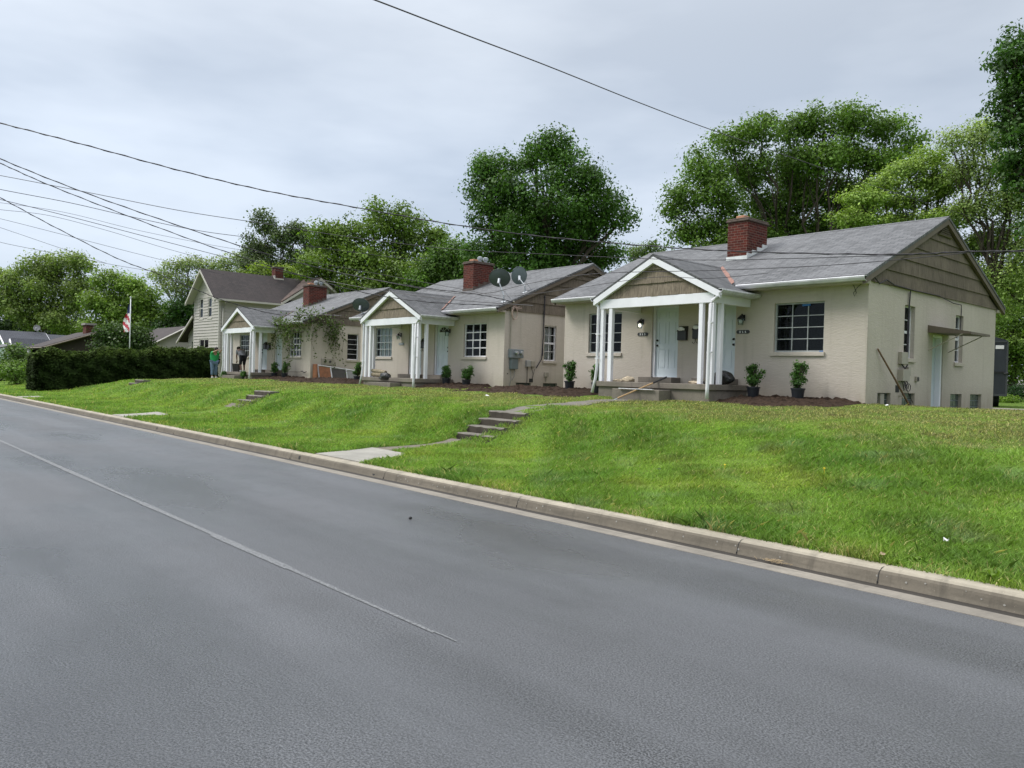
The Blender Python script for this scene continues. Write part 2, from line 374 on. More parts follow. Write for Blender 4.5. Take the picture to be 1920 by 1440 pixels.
# faint worn centre line: broken patches of old paint
mb = MB(); x = -70.0
while x < -3.75:
    ln = random.uniform(.5, 1.6); w = random.uniform(.030, .046)*(1 if x < -7 else max(.25, (-x-3.4)/3.6)); y = 2.91+random.uniform(-.006, .006)
    mb.poly([(x, y-w, .004), (min(x+ln, -3.7), y-w*random.uniform(.7, 1), .004), (min(x+ln, -3.7), y+w*random.uniform(.7, 1), .004), (x, y+w, .004)]); x += ln
def m_line():
    m, nt, b = _nodes('worn line paint'); n = noise(nt, coords(nt), 60, 4, .8); n2 = noise(nt, coords(nt), 2.5, 3)
    L(nt, mixc(nt, ramp(nt, n, [(.40, 0.), (.62, 1.)]), (.06, .062, .066), (.22, .225, .23)), b.inputs['Base Color']); b.inputs['Roughness'].default_value = .6
    bump(nt, b, n, .25, .003); return m
tag(mb.build('road_marking', m_line()), kind='structure')
def strip(prof, mat, name, xs=None):
    mb = MB(); xs = xs or ([-300, -120] + [-60+i*.5 for i in range(0, 140)] + [60, 120])
    rg = random.Random(3)
    J = [rg.uniform(-.006, .006) for _ in xs]
    for i in range(len(xs)-1):
        for k in range(len(prof)-1):
            (y0, z0), (y1, z1) = prof[k], prof[k+1]
            mb.poly([(xs[i], y0+J[i], z0), (xs[i+1], y0+J[i+1], z0), (xs[i+1], y1+J[i+1], z1), (xs[i], y1+J[i], z1)])
    o = mb.build(name, mat, smooth=True); tag(o, kind='structure'); return o
strip([(6.15, -.02), (6.155, .004), (6.36, .003)], M['pan'], 'gutter')
strip([(6.36, .003), (6.39, -.004), (6.495, -.004)], M['wet'], 'gutter_water')
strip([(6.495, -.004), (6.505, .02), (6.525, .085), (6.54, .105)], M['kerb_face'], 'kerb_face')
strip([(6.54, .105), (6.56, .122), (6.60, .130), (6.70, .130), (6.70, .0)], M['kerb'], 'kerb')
mb = MB()
for x in [-1.0-3.05*i+.06*math.sin(i*3) for i in range(-3, 16)] + [-2.74]:      # tooled joints and cracks across the kerb
    mb.box(x-.003, x+.003, 6.49, 6.50, -.003, .02); mb.poly([(x-.003, 6.493, .0), (x+.004, 6.493, .0), (x+.004, 6.522, .087), (x-.003, 6.522, .087)])
    mb.poly([(x-.003, 6.520, .088), (x+.003, 6.520, .088), (x+.014, 6.556, .127), (x+.008, 6.556, .127)])
    mb.poly([(x+.008, 6.556, .127), (x+.014, 6.556, .127), (x+.024, 6.70, .1335), (x+.018, 6.70, .1335)])
for x, r in ((-10.42, .045), (-8.30, .05), (-12.9, .03), (-20.6, .03)):          # round drain holes through the kerb
    n = 12; mb.poly([(x+r*math.cos(2*PI*j/n), 6.500+.022*(1+math.sin(2*PI*j/n))*r/.045, .06+r*math.sin(2*PI*j/n)) for j in range(n)])
tag(mb.build('kerb_joints', M['interior']), kind='structure')
# pale scuffs where the kerb face has spalled
mb = MB(); rg = random.Random(5)
for i in range(46):
    x = rg.uniform(-10, -.8) if i < 55 else rg.uniform(-16, -8); s = rg.uniform(.004, .011); z = rg.uniform(.035, .08); y = 6.505+(z-.02)*.31-.004
    n = 6; mb.poly([(x+s*1.4*math.cos(2*PI*j/n)*rg.uniform(.6, 1), y+.31*s*math.sin(2*PI*j/n), z+s*math.sin(2*PI*j/n)) for j in range(n)])
tag(mb.build('kerb_scuffs', M['concrete_new']), kind='stuff')

# lawn: one sheet from kerb to horizon
def axis(parts):
    out = []
    for a, b, st in parts: out += list(np.arange(a, b, st))
    return np.array(out+[parts[-1][1]])
gx = axis([(-400, -120, 40), (-120, -60, 4), (-60, -20, .5), (-20, 3, .2), (3, 20, 1), (20, 120, 20), (120, 400, 70)])
gy = axis([(6.64, 18, .16), (18, 30, .8), (30, 60, 4), (60, 500, 60)])
X, Y = np.meshgrid(gx, gy); Z = H(X, Y)
def cut(X, Y, Z):
    """lower the sheet under the lawn steps so that the treads show"""
    for cx, y0, y1 in ((-12.92, 10.0, 11.6), (-25.95, 10.6, 11.8), (-40.75, 11.35, 12.3)):
        m = (abs(X-cx) < .56) & (Y > y0) & (Y < y1); Z = np.where(m, Z-.19, Z)
    return Z
Z = cut(X, Y, Z)
ny, nx = X.shape; me = bpy.data.meshes.new('lawn')
idx = np.arange(nx*ny).reshape(ny, nx)
F = np.stack([idx[:-1, :-1], idx[:-1, 1:], idx[1:, 1:], idx[1:, :-1]], -1).reshape(-1, 4)
me.from_pydata(np.stack([X, Y, Z], -1).reshape(-1, 3).tolist(), [], F.tolist()); me.update(); me.materials.append(M['lawn'])
for p in me.polygons: p.use_smooth = True
o = bpy.data.objects.new('lawn', me); COL.objects.link(o); tag(o, kind='structure')
mb = MB(); mb.poly([(-400, -400, -.05), (400, -400, -.05), (400, -1.0, -.05), (-400, -1.0, -.05)]); tag(mb.build('verge', M['lawn']), kind='structure')
mb = MB(); mb.poly([(-400, -1.0, -.03), (400, -1.0, -.03), (400, 6.66, -.03), (-400, 6.66, -.03)]); tag(mb.build('road_bed', M['concrete_old']), kind='structure')

# paths
def path(name, x0a, x1a, ya, x0b, x1b, yb, mat, dz=.012, n=12, t=.06):
    mb = MB()
    for i in range(n):
        a, b = i/n, (i+1)/n; y, y2 = ya+(yb-ya)*a, ya+(yb-ya)*b
        q = lambda u, yy, xa, xb: (xa+(xb-xa)*u, yy, max(Hs(xa+(xb-xa)*u, yy), .13)+dz)
        mb.slab([q(a, y, x0a, x0b), q(a, y, x1a, x1b), q(b, y2, x1a, x1b), q(b, y2, x0a, x0b)], t)
    tag(mb.build(name, mat), kind='structure')
path('front_path', -12.65, -11.05, 6.70, -13.05, -11.75, 8.1, M['concrete_new'], .016)
path('front_path', -13.05, -12.35, 8.11, -13.45, -12.75, 10.3, M['concrete_old'], .006)
path('front_path', -13.46, -12.40, 11.45, -14.0, -13.45, 16.5, M['concrete_path'], .016)
path('front_path', -25.2, -23.9, 6.70, -25.6, -24.6, 8.1, M['concrete_new'], .02)
path('front_path', -25.6, -24.7, 8.11, -26.5, -25.4, 10.8, M['concrete_old'], -.01)
path('front_path', -26.5, -25.4, 12.0, -27.0, -25.8, 16.45, M['concrete_path'], -.03)
path('front_path', -39.6, -38.4, 6.70, -40.0, -39.0, 7.6, M['concrete_new'], .02)
path('driveway', -40, 6, 31.2, -40, 6, 33.2, M['gravel'], .02, 4)
def steps(cx, ytop, ztop, n, label, cat='steps', w=1.24, run=.30, rise=.155):
    root = empty('garden_steps', (cx, ytop, ztop-.6), label, cat, 'concrete steps cut into the grass bank')
    for i in range(n):
        mb = MB(); z = ztop-i*rise; y = ytop-i*run; rg = random.Random(i+int(cx*10)); dx = rg.uniform(-.03, .03)
        m = 10; front = [(cx-w/2+dx+w*k/m, y+rg.uniform(-.014, .014)) for k in range(m+1)]
        zt = [z+rg.uniform(-.01, .008) for _ in range(m+1)]
        for k in range(m):
            (xa, ya), (xb, yb) = front[k], front[k+1]
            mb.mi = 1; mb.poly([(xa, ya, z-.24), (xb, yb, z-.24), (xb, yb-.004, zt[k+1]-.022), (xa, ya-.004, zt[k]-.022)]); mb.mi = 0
            mb.poly([(xa, ya-.004, zt[k]-.022), (xb, yb-.004, zt[k+1]-.022), (xb, yb+.022, zt[k+1]), (xa, ya+.022, zt[k])])
            mb.poly([(xa, ya+.022, zt[k]), (xb, yb+.022, zt[k+1]), (xb, ytop-i*run+.34, z), (xa, ytop-i*run+.34, z)])
        for xx in (front[0], front[-1]): mb.poly([(xx[0], xx[1], z-.24), (xx[0], xx[1]+.36, z-.24), (xx[0], xx[1]+.36, z), (xx[0], xx[1]+.02, z-.003)])
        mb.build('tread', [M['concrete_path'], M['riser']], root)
steps(-12.92, 11.42, .82, 4, 'four worn concrete steps climbing the bank in front of the nearest bungalow')
steps(-25.95, 11.65, .86, 3, 'three grass-edged concrete steps in the bank before the middle bungalow')
steps(-40.75, 12.0, .93, 2, 'two half-buried concrete steps near the dark hedge')

# ------------------------------------------------------------------ houses
def facade(mb, O, U, N, z0, z1, W, ops, d=.12, lap=None, m_rev=None):
    """wall with real openings; O corner, U unit along wall, N unit pointing inwards; ops (u0,u1,za,zb)"""
    us = sorted({0, W, *[o[0] for o in ops], *[o[1] for o in ops]}); zs = sorted({z0, z1, *[o[2] for o in ops], *[o[3] for o in ops]})
    P = lambda u, z, k=0: (O[0]+U[0]*u+N[0]*k, O[1]+U[1]*u+N[1]*k, z)
    for i in range(len(us)-1):
        for j in range(len(zs)-1):
            uc, zc = (us[i]+us[i+1])/2, (zs[j]+zs[j+1])/2
            if any(o[0] < uc < o[1] and o[2] < zc < o[3] for o in ops): continue
            if not lap: mb.poly([P(us[i], zs[j]), P(us[i+1], zs[j]), P(us[i+1], zs[j+1]), P(us[i], zs[j+1])])
            else:
                z = zs[j]
                while z < zs[j+1]-1e-4:
                    zn = min((math.floor(z/lap+1e-6)+1)*lap, zs[j+1]); f = lambda q: -.04*(1-((q-1e-7) % lap)/lap) if q != zn else -.04*(1-min(1, (zn-math.floor(z/lap+1e-6)*lap)/lap))
                    mb.poly([P(us[i], z, f(z+1e-5)), P(us[i+1], z, f(z+1e-5)), P(us[i+1], zn, f(zn)), P(us[i], zn, f(zn))])
                    mb.poly([P(us[i], z, f(z+1e-5)), P(us[i+1], z, f(z+1e-5)), P(us[i+1], z, 0), P(us[i], z, 0)]); z = zn
    for (a, b, c, e) in ops:
        for q in ([(a, c), (b, c)], [(b, c), (b, e)], [(b, e), (a, e)], [(a, e), (a, c)]):
            mb.poly([P(*q[0]), P(*q[1]), P(*q[1], d), P(*q[0], d)])
def lap_gable(mb, A, U, Nout, W, z0, z1, course, proud=.035, jog=0, seed=1):
    """triangular gable of overlapping courses; A left foot, U along, Nout outwards"""
    rg = random.Random(seed); z = z0; hw = W/2
    P = lambda u, z, k: (A[0]+U[0]*u+Nout[0]*k, A[1]+U[1]*u+Nout[1]*k, z)
    half = lambda z: hw*(z1-z)/(z1-z0)
    while z < z1-1e-3:
        zn = min(z+course, z1); a, b = half(z), half(zn); n = max(1, int(2*a/.22)) if jog else 1
        for i in range(n):
            ub = [hw-a+2*a*i/n, hw-a+2*a*(i+1)/n]; ut = [hw-b+2*b*i/n, hw-b+2*b*(i+1)/n]; k = proud+(rg.uniform(0, jog) if jog else 0); dz = rg.uniform(0, .018) if jog else 0
            mb.poly([P(ub[0], z-dz, k), P(ub[1], z-dz, k), P(ut[1], zn, .006), P(ut[0], zn, .006)])
            mb.poly([P(ub[0], z-dz, k), P(ub[1], z-dz, k), P(ub[1], z-dz, -.01), P(ub[0], z-dz, -.01)])
            if jog:
                for e in (0, 1): mb.poly([P(ub[e], z-dz, k), P(ut[e], zn, .006), P(ut[e], zn, -.01), P(ub[e], z-dz, -.01)])
        z = zn
def window(parent, O, U, N, u0, u1, z0, z1, cols, rows, d=.10, fr=.04, bar=.02, sill=True, curtain=None, hung=False, mat=None, sillmat=None, label=None, proud=.05, barmat=None):
    P = lambda u, z, k: Vector((O[0]+U[0]*u+N[0]*k, O[1]+U[1]*u+N[1]*k, z))
    def bx(mb, a, b, c, e, k0, k1): mb.hexa([P(a, c, k0), P(b, c, k0), P(b, c, k1), P(a, c, k1), P(a, e, k0), P(b, e, k0), P(b, e, k1), P(a, e, k1)])
    mb = MB(); k0, k1 = d-.035, d+.03
    bx(mb, u0, u0+fr, z0, z1, k0, k1); bx(mb, u1-fr, u1, z0, z1, k0, k1)
    bx(mb, u0+fr, u1-fr, z0, z0+fr, k0, k1); bx(mb, u0+fr, u1-fr, z1-fr, z1, k0, k1)
    for i in range(1, cols):
        u = u0+fr+(u1-u0-2*fr)*i/cols; bx(mb, u-bar/2, u+bar/2, z0+fr, z1-fr, k0+.012, k1-.01)
    for j in range(1, rows):
        z = z0+fr+(z1-z0-2*fr)*j/rows; h = .035 if (hung and j == rows//2) else bar/2; bx(mb, u0+fr, u1-fr, z-h, z+h, k0+(.0 if h > .02 else .01), k1-.012)
    w = mb.build('window', mat or M['steelwin'], parent)
    if label: w['label'] = label
    g = MB(); g.poly([P(u0+fr, z0+fr, d), P(u1-fr, z0+fr, d), P(u1-fr, z1-fr, d), P(u0+fr, z1-fr, d)]); g.build('pane', M['glass'], w)
    if sill:
        s = MB(); bx(s, u0-.07, u1+.04, z0-.105, z0-.002, -proud, d-.04); s.build('sill', sillmat or M['stucco'], w, bevel=.008)
    if curtain is not None:
        c = MB(); ua, ub, za, zb = curtain; n = 10
        for i in range(n):
            a = ua+(ub-ua)*i/n; b = ua+(ub-ua)*(i+1)/n; k = d+.12+.02*(i % 2); kk = d+.12+.02*((i+1) % 2)
            c.poly([P(a, za, k), P(b, za, kk), P(b, zb, kk), P(a, zb, k)])
        c.build('curtain', M['curtain'], w)
    return w
def door(parent, O, U, N, u0, u1, z0, z1, knob='left', d=.10, mat=None, fan=False, label=None, frame=.09, six=True):
    P = lambda u, z, k: Vector((O[0]+U[0]*u+N[0]*k, O[1]+U[1]*u+N[1]*k, z))
    def bx(mb, a, b, c, e, k0, k1): mb.hexa([P(a, c, k0), P(b, c, k0), P(b, c, k1), P(a, c, k1), P(a, e, k0), P(b, e, k0), P(b, e, k1), P(a, e, k1)])
    mb = MB(); w = u1-u0; h = z1-z0
    bx(mb, u0, u1, z0, z1, d+.012, d+.05)
    # raised stiles and rails leave six sunk panels
    bx(mb, u0, u0+.12*w, z0, z1, d, d+.012); bx(mb, u1-.12*w, u1, z0, z1, d, d+.012); bx(mb, u0+.45*w, u0+.55*w, z0, z1, d, d+.012)
    zz = [0, .12, .40, .47, .80, .845, .945, 1]
    for a, b in ((0, 1), (2, 3), (4, 5), (6, 7)):
        for ua, ub in ((.12, .45), (.55, .88)): bx(mb, u0+ua*w, u0+ub*w, z0+zz[a]*h, z0+zz[b]*h, d, d+.012)
    for a, b in ((1, 2), (3, 4), (5, 6)):
        for ua, ub in ((.12, .45), (.55, .88)): bx(mb, u0+(ua+.05)*w, u0+(ub-.05)*w, z0+zz[a]*h+.03, z0+zz[b]*h-.03, d+.002, d+.012)
    o = mb.build('door', mat or M['door'], parent)
    if label: o['label'] = label
    f = MB(); bx(f, u0-frame, u0, z0, z1+frame, d-.05, d+.06); bx(f, u1, u1+.035, z0, z1+frame, d-.05, d+.06); bx(f, u0, u1, z1, z1+frame*.8, d-.05, d+.06); bx(f, u0-.02, u1+.02, z0-.03, z0, d-.07, d+.06)
    f.build('door_frame', M['dirty_white'], o)
    s = u0+.065 if knob == 'left' else u1-.065
    for zz_ in (z0+.93, z0+1.08):
        k = MB(); c = P(s, zz_, d-.035); k.blob(c, (.033, .033, .033), 1, 0, 10, 6); k.tube([P(s, zz_, d-.03), P(s, zz_, d+.012)], .014, 8); k.build('door_knob', M['black'], o, smooth=True)
    if fan:
        k = MB(); n = 12; c = P((u0+u1)/2, z1-.34, d-.004); pts = [P((u0+u1)/2+.27*math.cos(PI*j/n), z1-.34+.21*math.sin(PI*j/n), d-.004) for j in range(n+1)]; k.poly(pts); k.build('fanlight', M['interior'], o)
        k = MB()
        for j in (3, 6, 9): k.tube([P((u0+u1)/2+.04*math.cos(PI*j/n), z1-.34+.04*math.sin(PI*j/n), d-.01), P((u0+u1)/2+.27*math.cos(PI*j/n), z1-.34+.21*math.sin(PI*j/n), d-.01)], .008, 5)
        k.tube([q+Vector((0, -.004, 0)) for q in pts], .012, 5); k.build('fanlight_bars', M['door'], o)
    return o
def downspout(parent, pts, r=.04, mat=None, brackets=()):
    mb = MB(); mb.tube(pts, r, 8); o = mb.build('downspout', mat or M['dirty_white'], parent, smooth=True)
    for (x, y, z) in brackets:
        b = MB(); b.box(x-.06, x+.06, y-.055, y+.055, z-.018, z+.018); b.build('bracket', M['dirty_white'], o)
    return o

EA, SL = 4.22, .426            # eave height at y 18.35 and slope of the main roofs
def bungalow(x0, w, dz, label, k):
    R = empty('bungalow', (x0+w/2, 18.8, 1.1+dz), label, 'house', 'three matching beige stucco bungalows')
    x1 = x0+w; yf, yb = 18.8, 27.85; zb = .55; zt = 4.2+dz; pc = x0+(5.05 if k == 1 else 5.12); Z = lambda z: z+dz
    U, N = (1, 0), (0, 1)
    dl = (3.75, 4.58) if k == 1 else ((3.98, 4.78) if k == 2 else (4.1, 4.9)); dr = (5.65, 6.48) if k == 1 else ((5.78, 6.6) if k == 2 else (5.95, 6.75))
    wl = (1.09, 2.47) if k == 1 else ((1.25, 2.6) if k == 2 else (1.2, 2.55)); wr = (7.66, 9.02) if k == 1 else ((7.62, 8.98) if k == 2 else (7.6, 8.96))
    wz0, wz1 = Z(2.43), Z(3.70)
    ops = [(*wl, wz0, wz1), (*wr, wz0, wz1), (dl[0]-.09, dl[1]+.035, Z(1.70), Z(3.84)), (dr[0]-.09, dr[1]+.035, Z(1.70), Z(3.84))]
    mb = MB(); facade(mb, (x0, yf), U, N, zb, zt, w, ops, .13)
    # right-hand side wall (faces +x)
    if k == 1: sops = [(2.12, 2.78, Z(2.36), Z(3.72)), (5.67, 6.27, Z(2.36), Z(3.72)), (.66, 1.42, .9, Z(1.45)), (2.1, 2.92, .9, Z(1.45)), (5.44, 6.32, .8, Z(1.45)), (7.02, 7.99, .8, Z(1.45)), (4.02, 4.80, .75, Z(3.08))]
    elif k == 2: sops = [(2.02, 2.66, Z(2.36), Z(3.70)), (.62, 1.38, .9, Z(1.5)), (2.02, 2.78, .9, Z(1.5))]
    else: sops = [(2.08, 2.74, Z(2.34), Z(3.70))]
    facade(mb, (x1, yf), (0, 1), (-1, 0), zb, zt, yb-yf, sops, .16)
    facade(mb, (x0, yf), (0, 1), (1, 0), zb, zt, yb-yf, [], .1)
    facade(mb, (x0, yb), (1, 0), (0, -1), zb, zt, w, [], .1)
    mb.build('wall', M['stucco'], R)
    # dark rooms behind the panes
    mb = MB(); mb.box(x0+.7, x1-.7, yf+1.6, yb-.3, zb+.1, zt-.1); mb.build('room', M['interior'], R)
    # side gables
    for side, xx, nn in ((1, x1, (1, 0)), (-1, x0, (-1, 0))):
        g = MB(); lap_gable(g, (xx, yf-.03), (0, 1), nn, yb-yf+.06, Z(4.12), Z(6.30)-.0, .375, .038, seed=k)
        go = g.build('gable_siding', M['shake'], R)
        if side == 1:
            v = MB(); ya, z0v = 23.33, Z(5.86)
            for i in range(5):
                zz = z0v+i*.055; hw = .40*(1-i/5.5); v.hexa([(xx+.03, ya-hw, zz), (xx+.075, ya-hw, zz-.02), (xx+.075, ya+hw, zz-.02), (xx+.03, ya+hw, zz), (xx+.03, ya-hw, zz+.018), (xx+.075, ya-hw, zz-.002), (xx+.075, ya+hw, zz-.002), (xx+.03, ya+hw, zz+.018)])
            v.tube([(xx+.06, ya-.48, z0v-.05), (xx+.06, ya+.48, z0v-.05)], .022, 4); v.build('gable_vent', M['taupe'], go)
    # main roof
    ye, yr = 18.35, 23.33; zr = Z(EA+(yr-ye)*SL); ye2 = yr+(yr-ye); xl, xr = x0-.12, x1+.14
    mb = MB(); mb.slab([(xl, ye, Z(EA)), (xr, ye, Z(EA)), (xr, yr, zr), (xl, yr, zr)], .07); mb.slab([(xr, ye2, Z(EA)), (xl, ye2, Z(EA)), (xl, yr, zr+.001), (xr, yr, zr+.001)], .07)
    rf = mb.build('roof', M['shingle'], R)
    mb = MB(); mb.prism([(xl, yr-.12, zr-.045), (xl, yr, zr+.012), (xl, yr+.12, zr-.045), (xl, yr, zr-.02)], (xr-xl, 0, 0)); mb.build('ridge_cap', M['shingle'], rf)
    # rake boards and soffits of both ends
    for xx, s in ((x1, 1), (x0, -1)):
        mb = MB()
        for ya, yb_ in ((ye, yr), (ye2, yr)):
            n = -.078
            mb.hexa([(xx+s*.045, ya, Z(EA)-.22), (xx+s*.125, ya, Z(EA)-.22), (xx+s*.125, yb_, zr-.22), (xx+s*.045, yb_, zr-.22), (xx+s*.045, ya, Z(EA)+n), (xx+s*.125, ya, Z(EA)+n), (xx+s*.125, yb_, zr+n), (xx+s*.045, yb_, zr+n)])
        mb.build('rake_board', M['taupe'], rf)
    # eave box, fascia, gutters
    pl, pr = pc-2.10, pc+2.10
    for a, b, c, e in ((x0-.05, pl+.35, 18.40, 18.80), (pr-.35, x1+.05, 18.40, 18.80), (x0-.05, x1+.05, yb, yb+.38)): mb = MB(); mb.box(a, b, c, e, Z(4.04), Z(4.12)); mb.build('soffit', M['stucco'], R)
    for a, b in ((xl, pl+.32), (pr-.32, xr)):
        g = MB(); zz = Z(4.19)
        g.prism([(a, 18.36, zz), (a, 18.24, zz), (a, 18.225, zz-.02), (a, 18.235, zz-.055), (a, 18.27, zz-.11), (a, 18.36, zz-.12), (a, 18.36, zz-.11), (a, 18.275, zz-.10), (a, 18.245, zz-.05), (a, 18.25, zz-.012), (a, 18.36, zz-.012)], (b-a, 0, 0))
        g.build('gutter', M['gutter'], R)
    # porch
    zs = Z(1.54); bl, brr = pc-1.95, pc+1.91
    PR = empty('porch', (pc, 17.1, zs-.4)); PR.parent = R; PR.location = Vector((pc, 17.1, zs-.4))-R.location
    mb = MB(); mb.box(bl+.0, brr, 17.0, 18.79, zs-.15, zs); mb.build('porch_slab', M['concrete'], PR, bevel=.015)
    mb = MB(); mb.box(bl+.05, brr-.05, 17.06, 18.79, zs-.9, zs-.152); mb.build('porch_base', M['concrete'], PR)
    mb = MB(); a0 = (dl[0]+dr[1])/2; sx = pc-.95 if k == 1 else pc-.75
    mb.box(sx, sx+1.62, 16.55, 17.055, zs-.75, zs-.19); mb.build('porch_step', M['concrete'], PR, bevel=.012)
    for d0, d1 in (dl, dr): b = MB(); b.box(x0+d0-.22, x0+d1+.16, 18.36, 18.84, zs+.001, Z(1.70)); b.build('door_step', M['concrete'], PR, bevel=.01)
    def beam(name, a, b, c, e, z0, z1, mt): m_ = MB(); m_.box(a, b, c, e, z0, z1); m_.build(name, mt, PR, bevel=.006)
    zb0, zb1 = Z(3.63), Z(3.89)
    beam('beam', bl, brr, 17.08, 17.22, zb0, zb1, M['white']); beam('beam', bl+.004, bl+.13, 17.222, 18.79, zb0, zb1, M['white']); beam('beam', brr-.13, brr-.004, 17.222, 18.79, zb0, zb1, M['white'])
    m_ = MB(); m_.box(bl+.13, brr-.13, 17.222, 18.79, Z(3.80), Z(3.84)); m_.build('porch_ceiling', M['beige_paint'], PR)
    hp = .058
    for cx, s in ((bl+.07, 1), (brr-.07, -1)):
        for px_, py_ in ((cx, 17.15), (cx+s*.33, 17.15), (cx, 17.50)):
            m_ = MB(); m_.box(px_-hp, px_+hp, py_-hp, py_+hp, zs, zb0); m_.build('post', M['white'], PR, bevel=.006)
    hw = 2.13; ze = Z(3.965); za = Z(5.02); yF = 16.98
    g = MB(); lap_gable(g, (pc-1.93, 17.12), (1, 0), (0, -1), 3.86, Z(3.90), Z(4.93), .36, .038, jog=.012, seed=k*7); g.build('porch_gable', M['shake_porch'], PR)
    yend = 20.35; roofp = MB()
    for s in (-1, 1): roofp.slab([(pc, yF, za), (pc+s*hw, yF, ze), (pc+s*hw, 18.78, ze), (pc+s*hw*.82, yend, ze+.18*(za-ze)), (pc, yend, za)] if False else [(pc, yF, za), (pc+s*hw, yF, ze), (pc+s*hw, 18.78, ze), (pc, 18.78, za)], .06)
    # the part that climbs back on to the main slope ends on the valley line
    for s in (-1, 1):
        q = lambda X_, Y_: (pc+s*X_, Y_, za-(za-ze)/hw*X_)
        yv = lambda X_: 18.35+((za-(za-ze)/hw*X_)-Z(EA))/SL
        xs_ = [0, .5, 1.0, 1.5, (za-Z(EA)-.43*SL)/((za-ze)/hw)]
        for a, b in zip(xs_[:-1], xs_[1:]): roofp.slab([q(a, 18.78), q(b, 18.78), q(b, max(18.785, yv(b)+.06)), q(a, yv(a)+.06)], .05)
    pr_ = roofp.build('porch_roof', M['shingle_y'], PR)
    mb = MB(); mb.prism([(pc-.11, yF-.004, za-.045), (pc, yF-.004, za+.014), (pc+.11, yF-.004, za-.045), (pc, yF-.004, za-.02)], (0, 3.3, 0)); mb.build('ridge_cap', M['shingle_y'], pr_)
    for s in (-1, 1):   # white rake boards
        m_ = MB(); t = .17
        m_.hexa([(pc+s*hw, yF+.0, ze-.065-t), (pc+s*hw, yF+.10, ze-.065-t), (pc, yF+.10, za-.065-t), (pc, yF, za-.065-t), (pc+s*hw, yF, ze-.065), (pc+s*hw, yF+.10, ze-.065), (pc, yF+.10, za-.065), (pc, yF, za-.065)])
        m_.build('rake_board', M['white'], pr_)
        a = pc+s*hw; g = MB(); zz = ze-.01; sg = s
        g.prism([(a-sg*.02, yF-.02, zz), (a+sg*.10, yF-.02, zz), (a+sg*.105, yF-.02, zz-.04), (a+sg*.06, yF-.02, zz-.10), (a-sg*.02, yF-.02, zz-.11), (a-sg*.02, yF-.02, zz-.10), (a+sg*.055, yF-.02, zz-.09), (a+sg*.09, yF-.02, zz-.035), (a+sg*.085, yF-.02, zz-.012), (a-sg*.02, yF-.02, zz-.012)], (0, 1.80, 0)); g.build('gutter', M['gutter'], pr_)
        m_ = MB(); m_.box(min(a-s*.24, a-s*.02), max(a-s*.24, a-s*.02), yF+.12, 18.79, Z(3.84), Z(3.87)); m_.build('soffit', M['gutter'], pr_)
        # copper valley
        vs_ = MB(); sl = (za-ze)/hw
        A_ = Vector((pc+s*.05, yv(.05), za-sl*.05+.02)); xe = (za-Z(EA))/sl; B_ = Vector((pc+s*xe, 18.37, Z(EA)+.028))
        d_ = (B_-A_).normalized(); n_ = Vector((s*.5, .35, .12)).normalized()*.055
        n = 14
        for i in range(n):
            p, q_ = A_.lerp(B_, i/n), A_.lerp(B_, (i+1)/n); w1, w2 = random.Random(i*3+k).uniform(.6, 1.2), random.Random(i*3+3+k).uniform(.6, 1.2); up = Vector((0, 0, .02))
            vs_.poly([p-n_*w1+up*0, p+up, q_+up, q_-n_*w2]); vs_.poly([p+up, p+n_*w1+up*1.4, q_+n_*w2+up*1.4, q_+up])
        vs_.build('valley_flashing', M['copper'], pr_)
    yg = 16.99
    cr, cl = brr, bl
    downspout(PR, [(cr+.22, yg+.04, Z(3.89)), (cr+.22, yg+.02, Z(3.80)), (cr+.17, yg, Z(3.74)), (cr+.02, yg-.02, Z(3.66)), (cr-.02, yg-.02, Z(3.58)), (cr-.03, yg-.03, Z(2.6)), (cr-.03, yg-.05, Z(1.45)), (cr-.03, yg-.06, Z(1.17))], .048, None, [(cr-.02, yg-.0, Z(3.1)), (cr-.03, yg-.0, Z(2.35))])
    downspout(PR, [(cl-.20, yg+.06, Z(3.87)), (cl-.20, yg+.06, Z(3.80)), (cl-.06, yg+.08, Z(3.70)), (cl-.05, yg+.08, Z(3.55)), (cl-.05, yg+.08, Z(1.95)), (cl-.07, yg+.05, Z(1.6)), (cl-.14, yg-.0, Z(1.20))], .042, None, [(cl-.05, yg+.10, Z(2.9)), (cl-.05, yg+.10, Z(2.2))])
    # windows
    rows, cols = (4, 3)
    O = (x0, yf)
    if k == 1:
        window(R, O, U, N, *wl, wz0, wz1, 3, 4, label='steel window with dark panes left of the porch', mat=M['steelwin'])
        wn = window(R, O, U, N, *wr, wz0, wz1, 3, 4, label='twelve pane window with scraps of blue tape')
        for q in ((x0+8.40, x0+8.62, yf+.055, yf+.062, wz1-.10, wz1-.05), (x0+8.9, x0+9.0, yf+.03, yf+.05, wz0+.0, wz0+.03)): t = MB(); t.box(*q); t.build('blue_tape', M['bluetape'], wn)
    elif k == 2:
        window(R, O, U, N, *wl, wz0, wz1, 4, 4, curtain=(wl[0]+.03, wl[1]-.03, wz0+.02, wz1-.02), label='window with closed white blind', bar=.03)
        window(R, O, U, N, *wr, wz0, wz1, 3, 4, bar=.04, mat=M['dirty_white'], label='white framed twelve pane window')
    else:
        window(R, O, U, N, *wl, wz0, wz1, 4, 4, bar=.03); window(R, O, U, N, *wr, wz0, wz1, 4, 4, bar=.05, mat=M['dirty_white'])
    door(R, O, U, N, *dl, Z(1.715), Z(3.76), 'left'); door(R, O, U, N, *dr, Z(1.715), Z(3.76), 'right', fan=(k == 2))
    # chimney
    cx, cy = x0+(4.74 if k == 1 else 4.68), 21.0; cw, cd = .68, 1.12; ct = Z(6.50)
    mb = MB(); mb.box(cx, cx+cw, cy, cy+cd, Z(4.9), ct); ch = mb.build('chimney', M['brick'], rf)
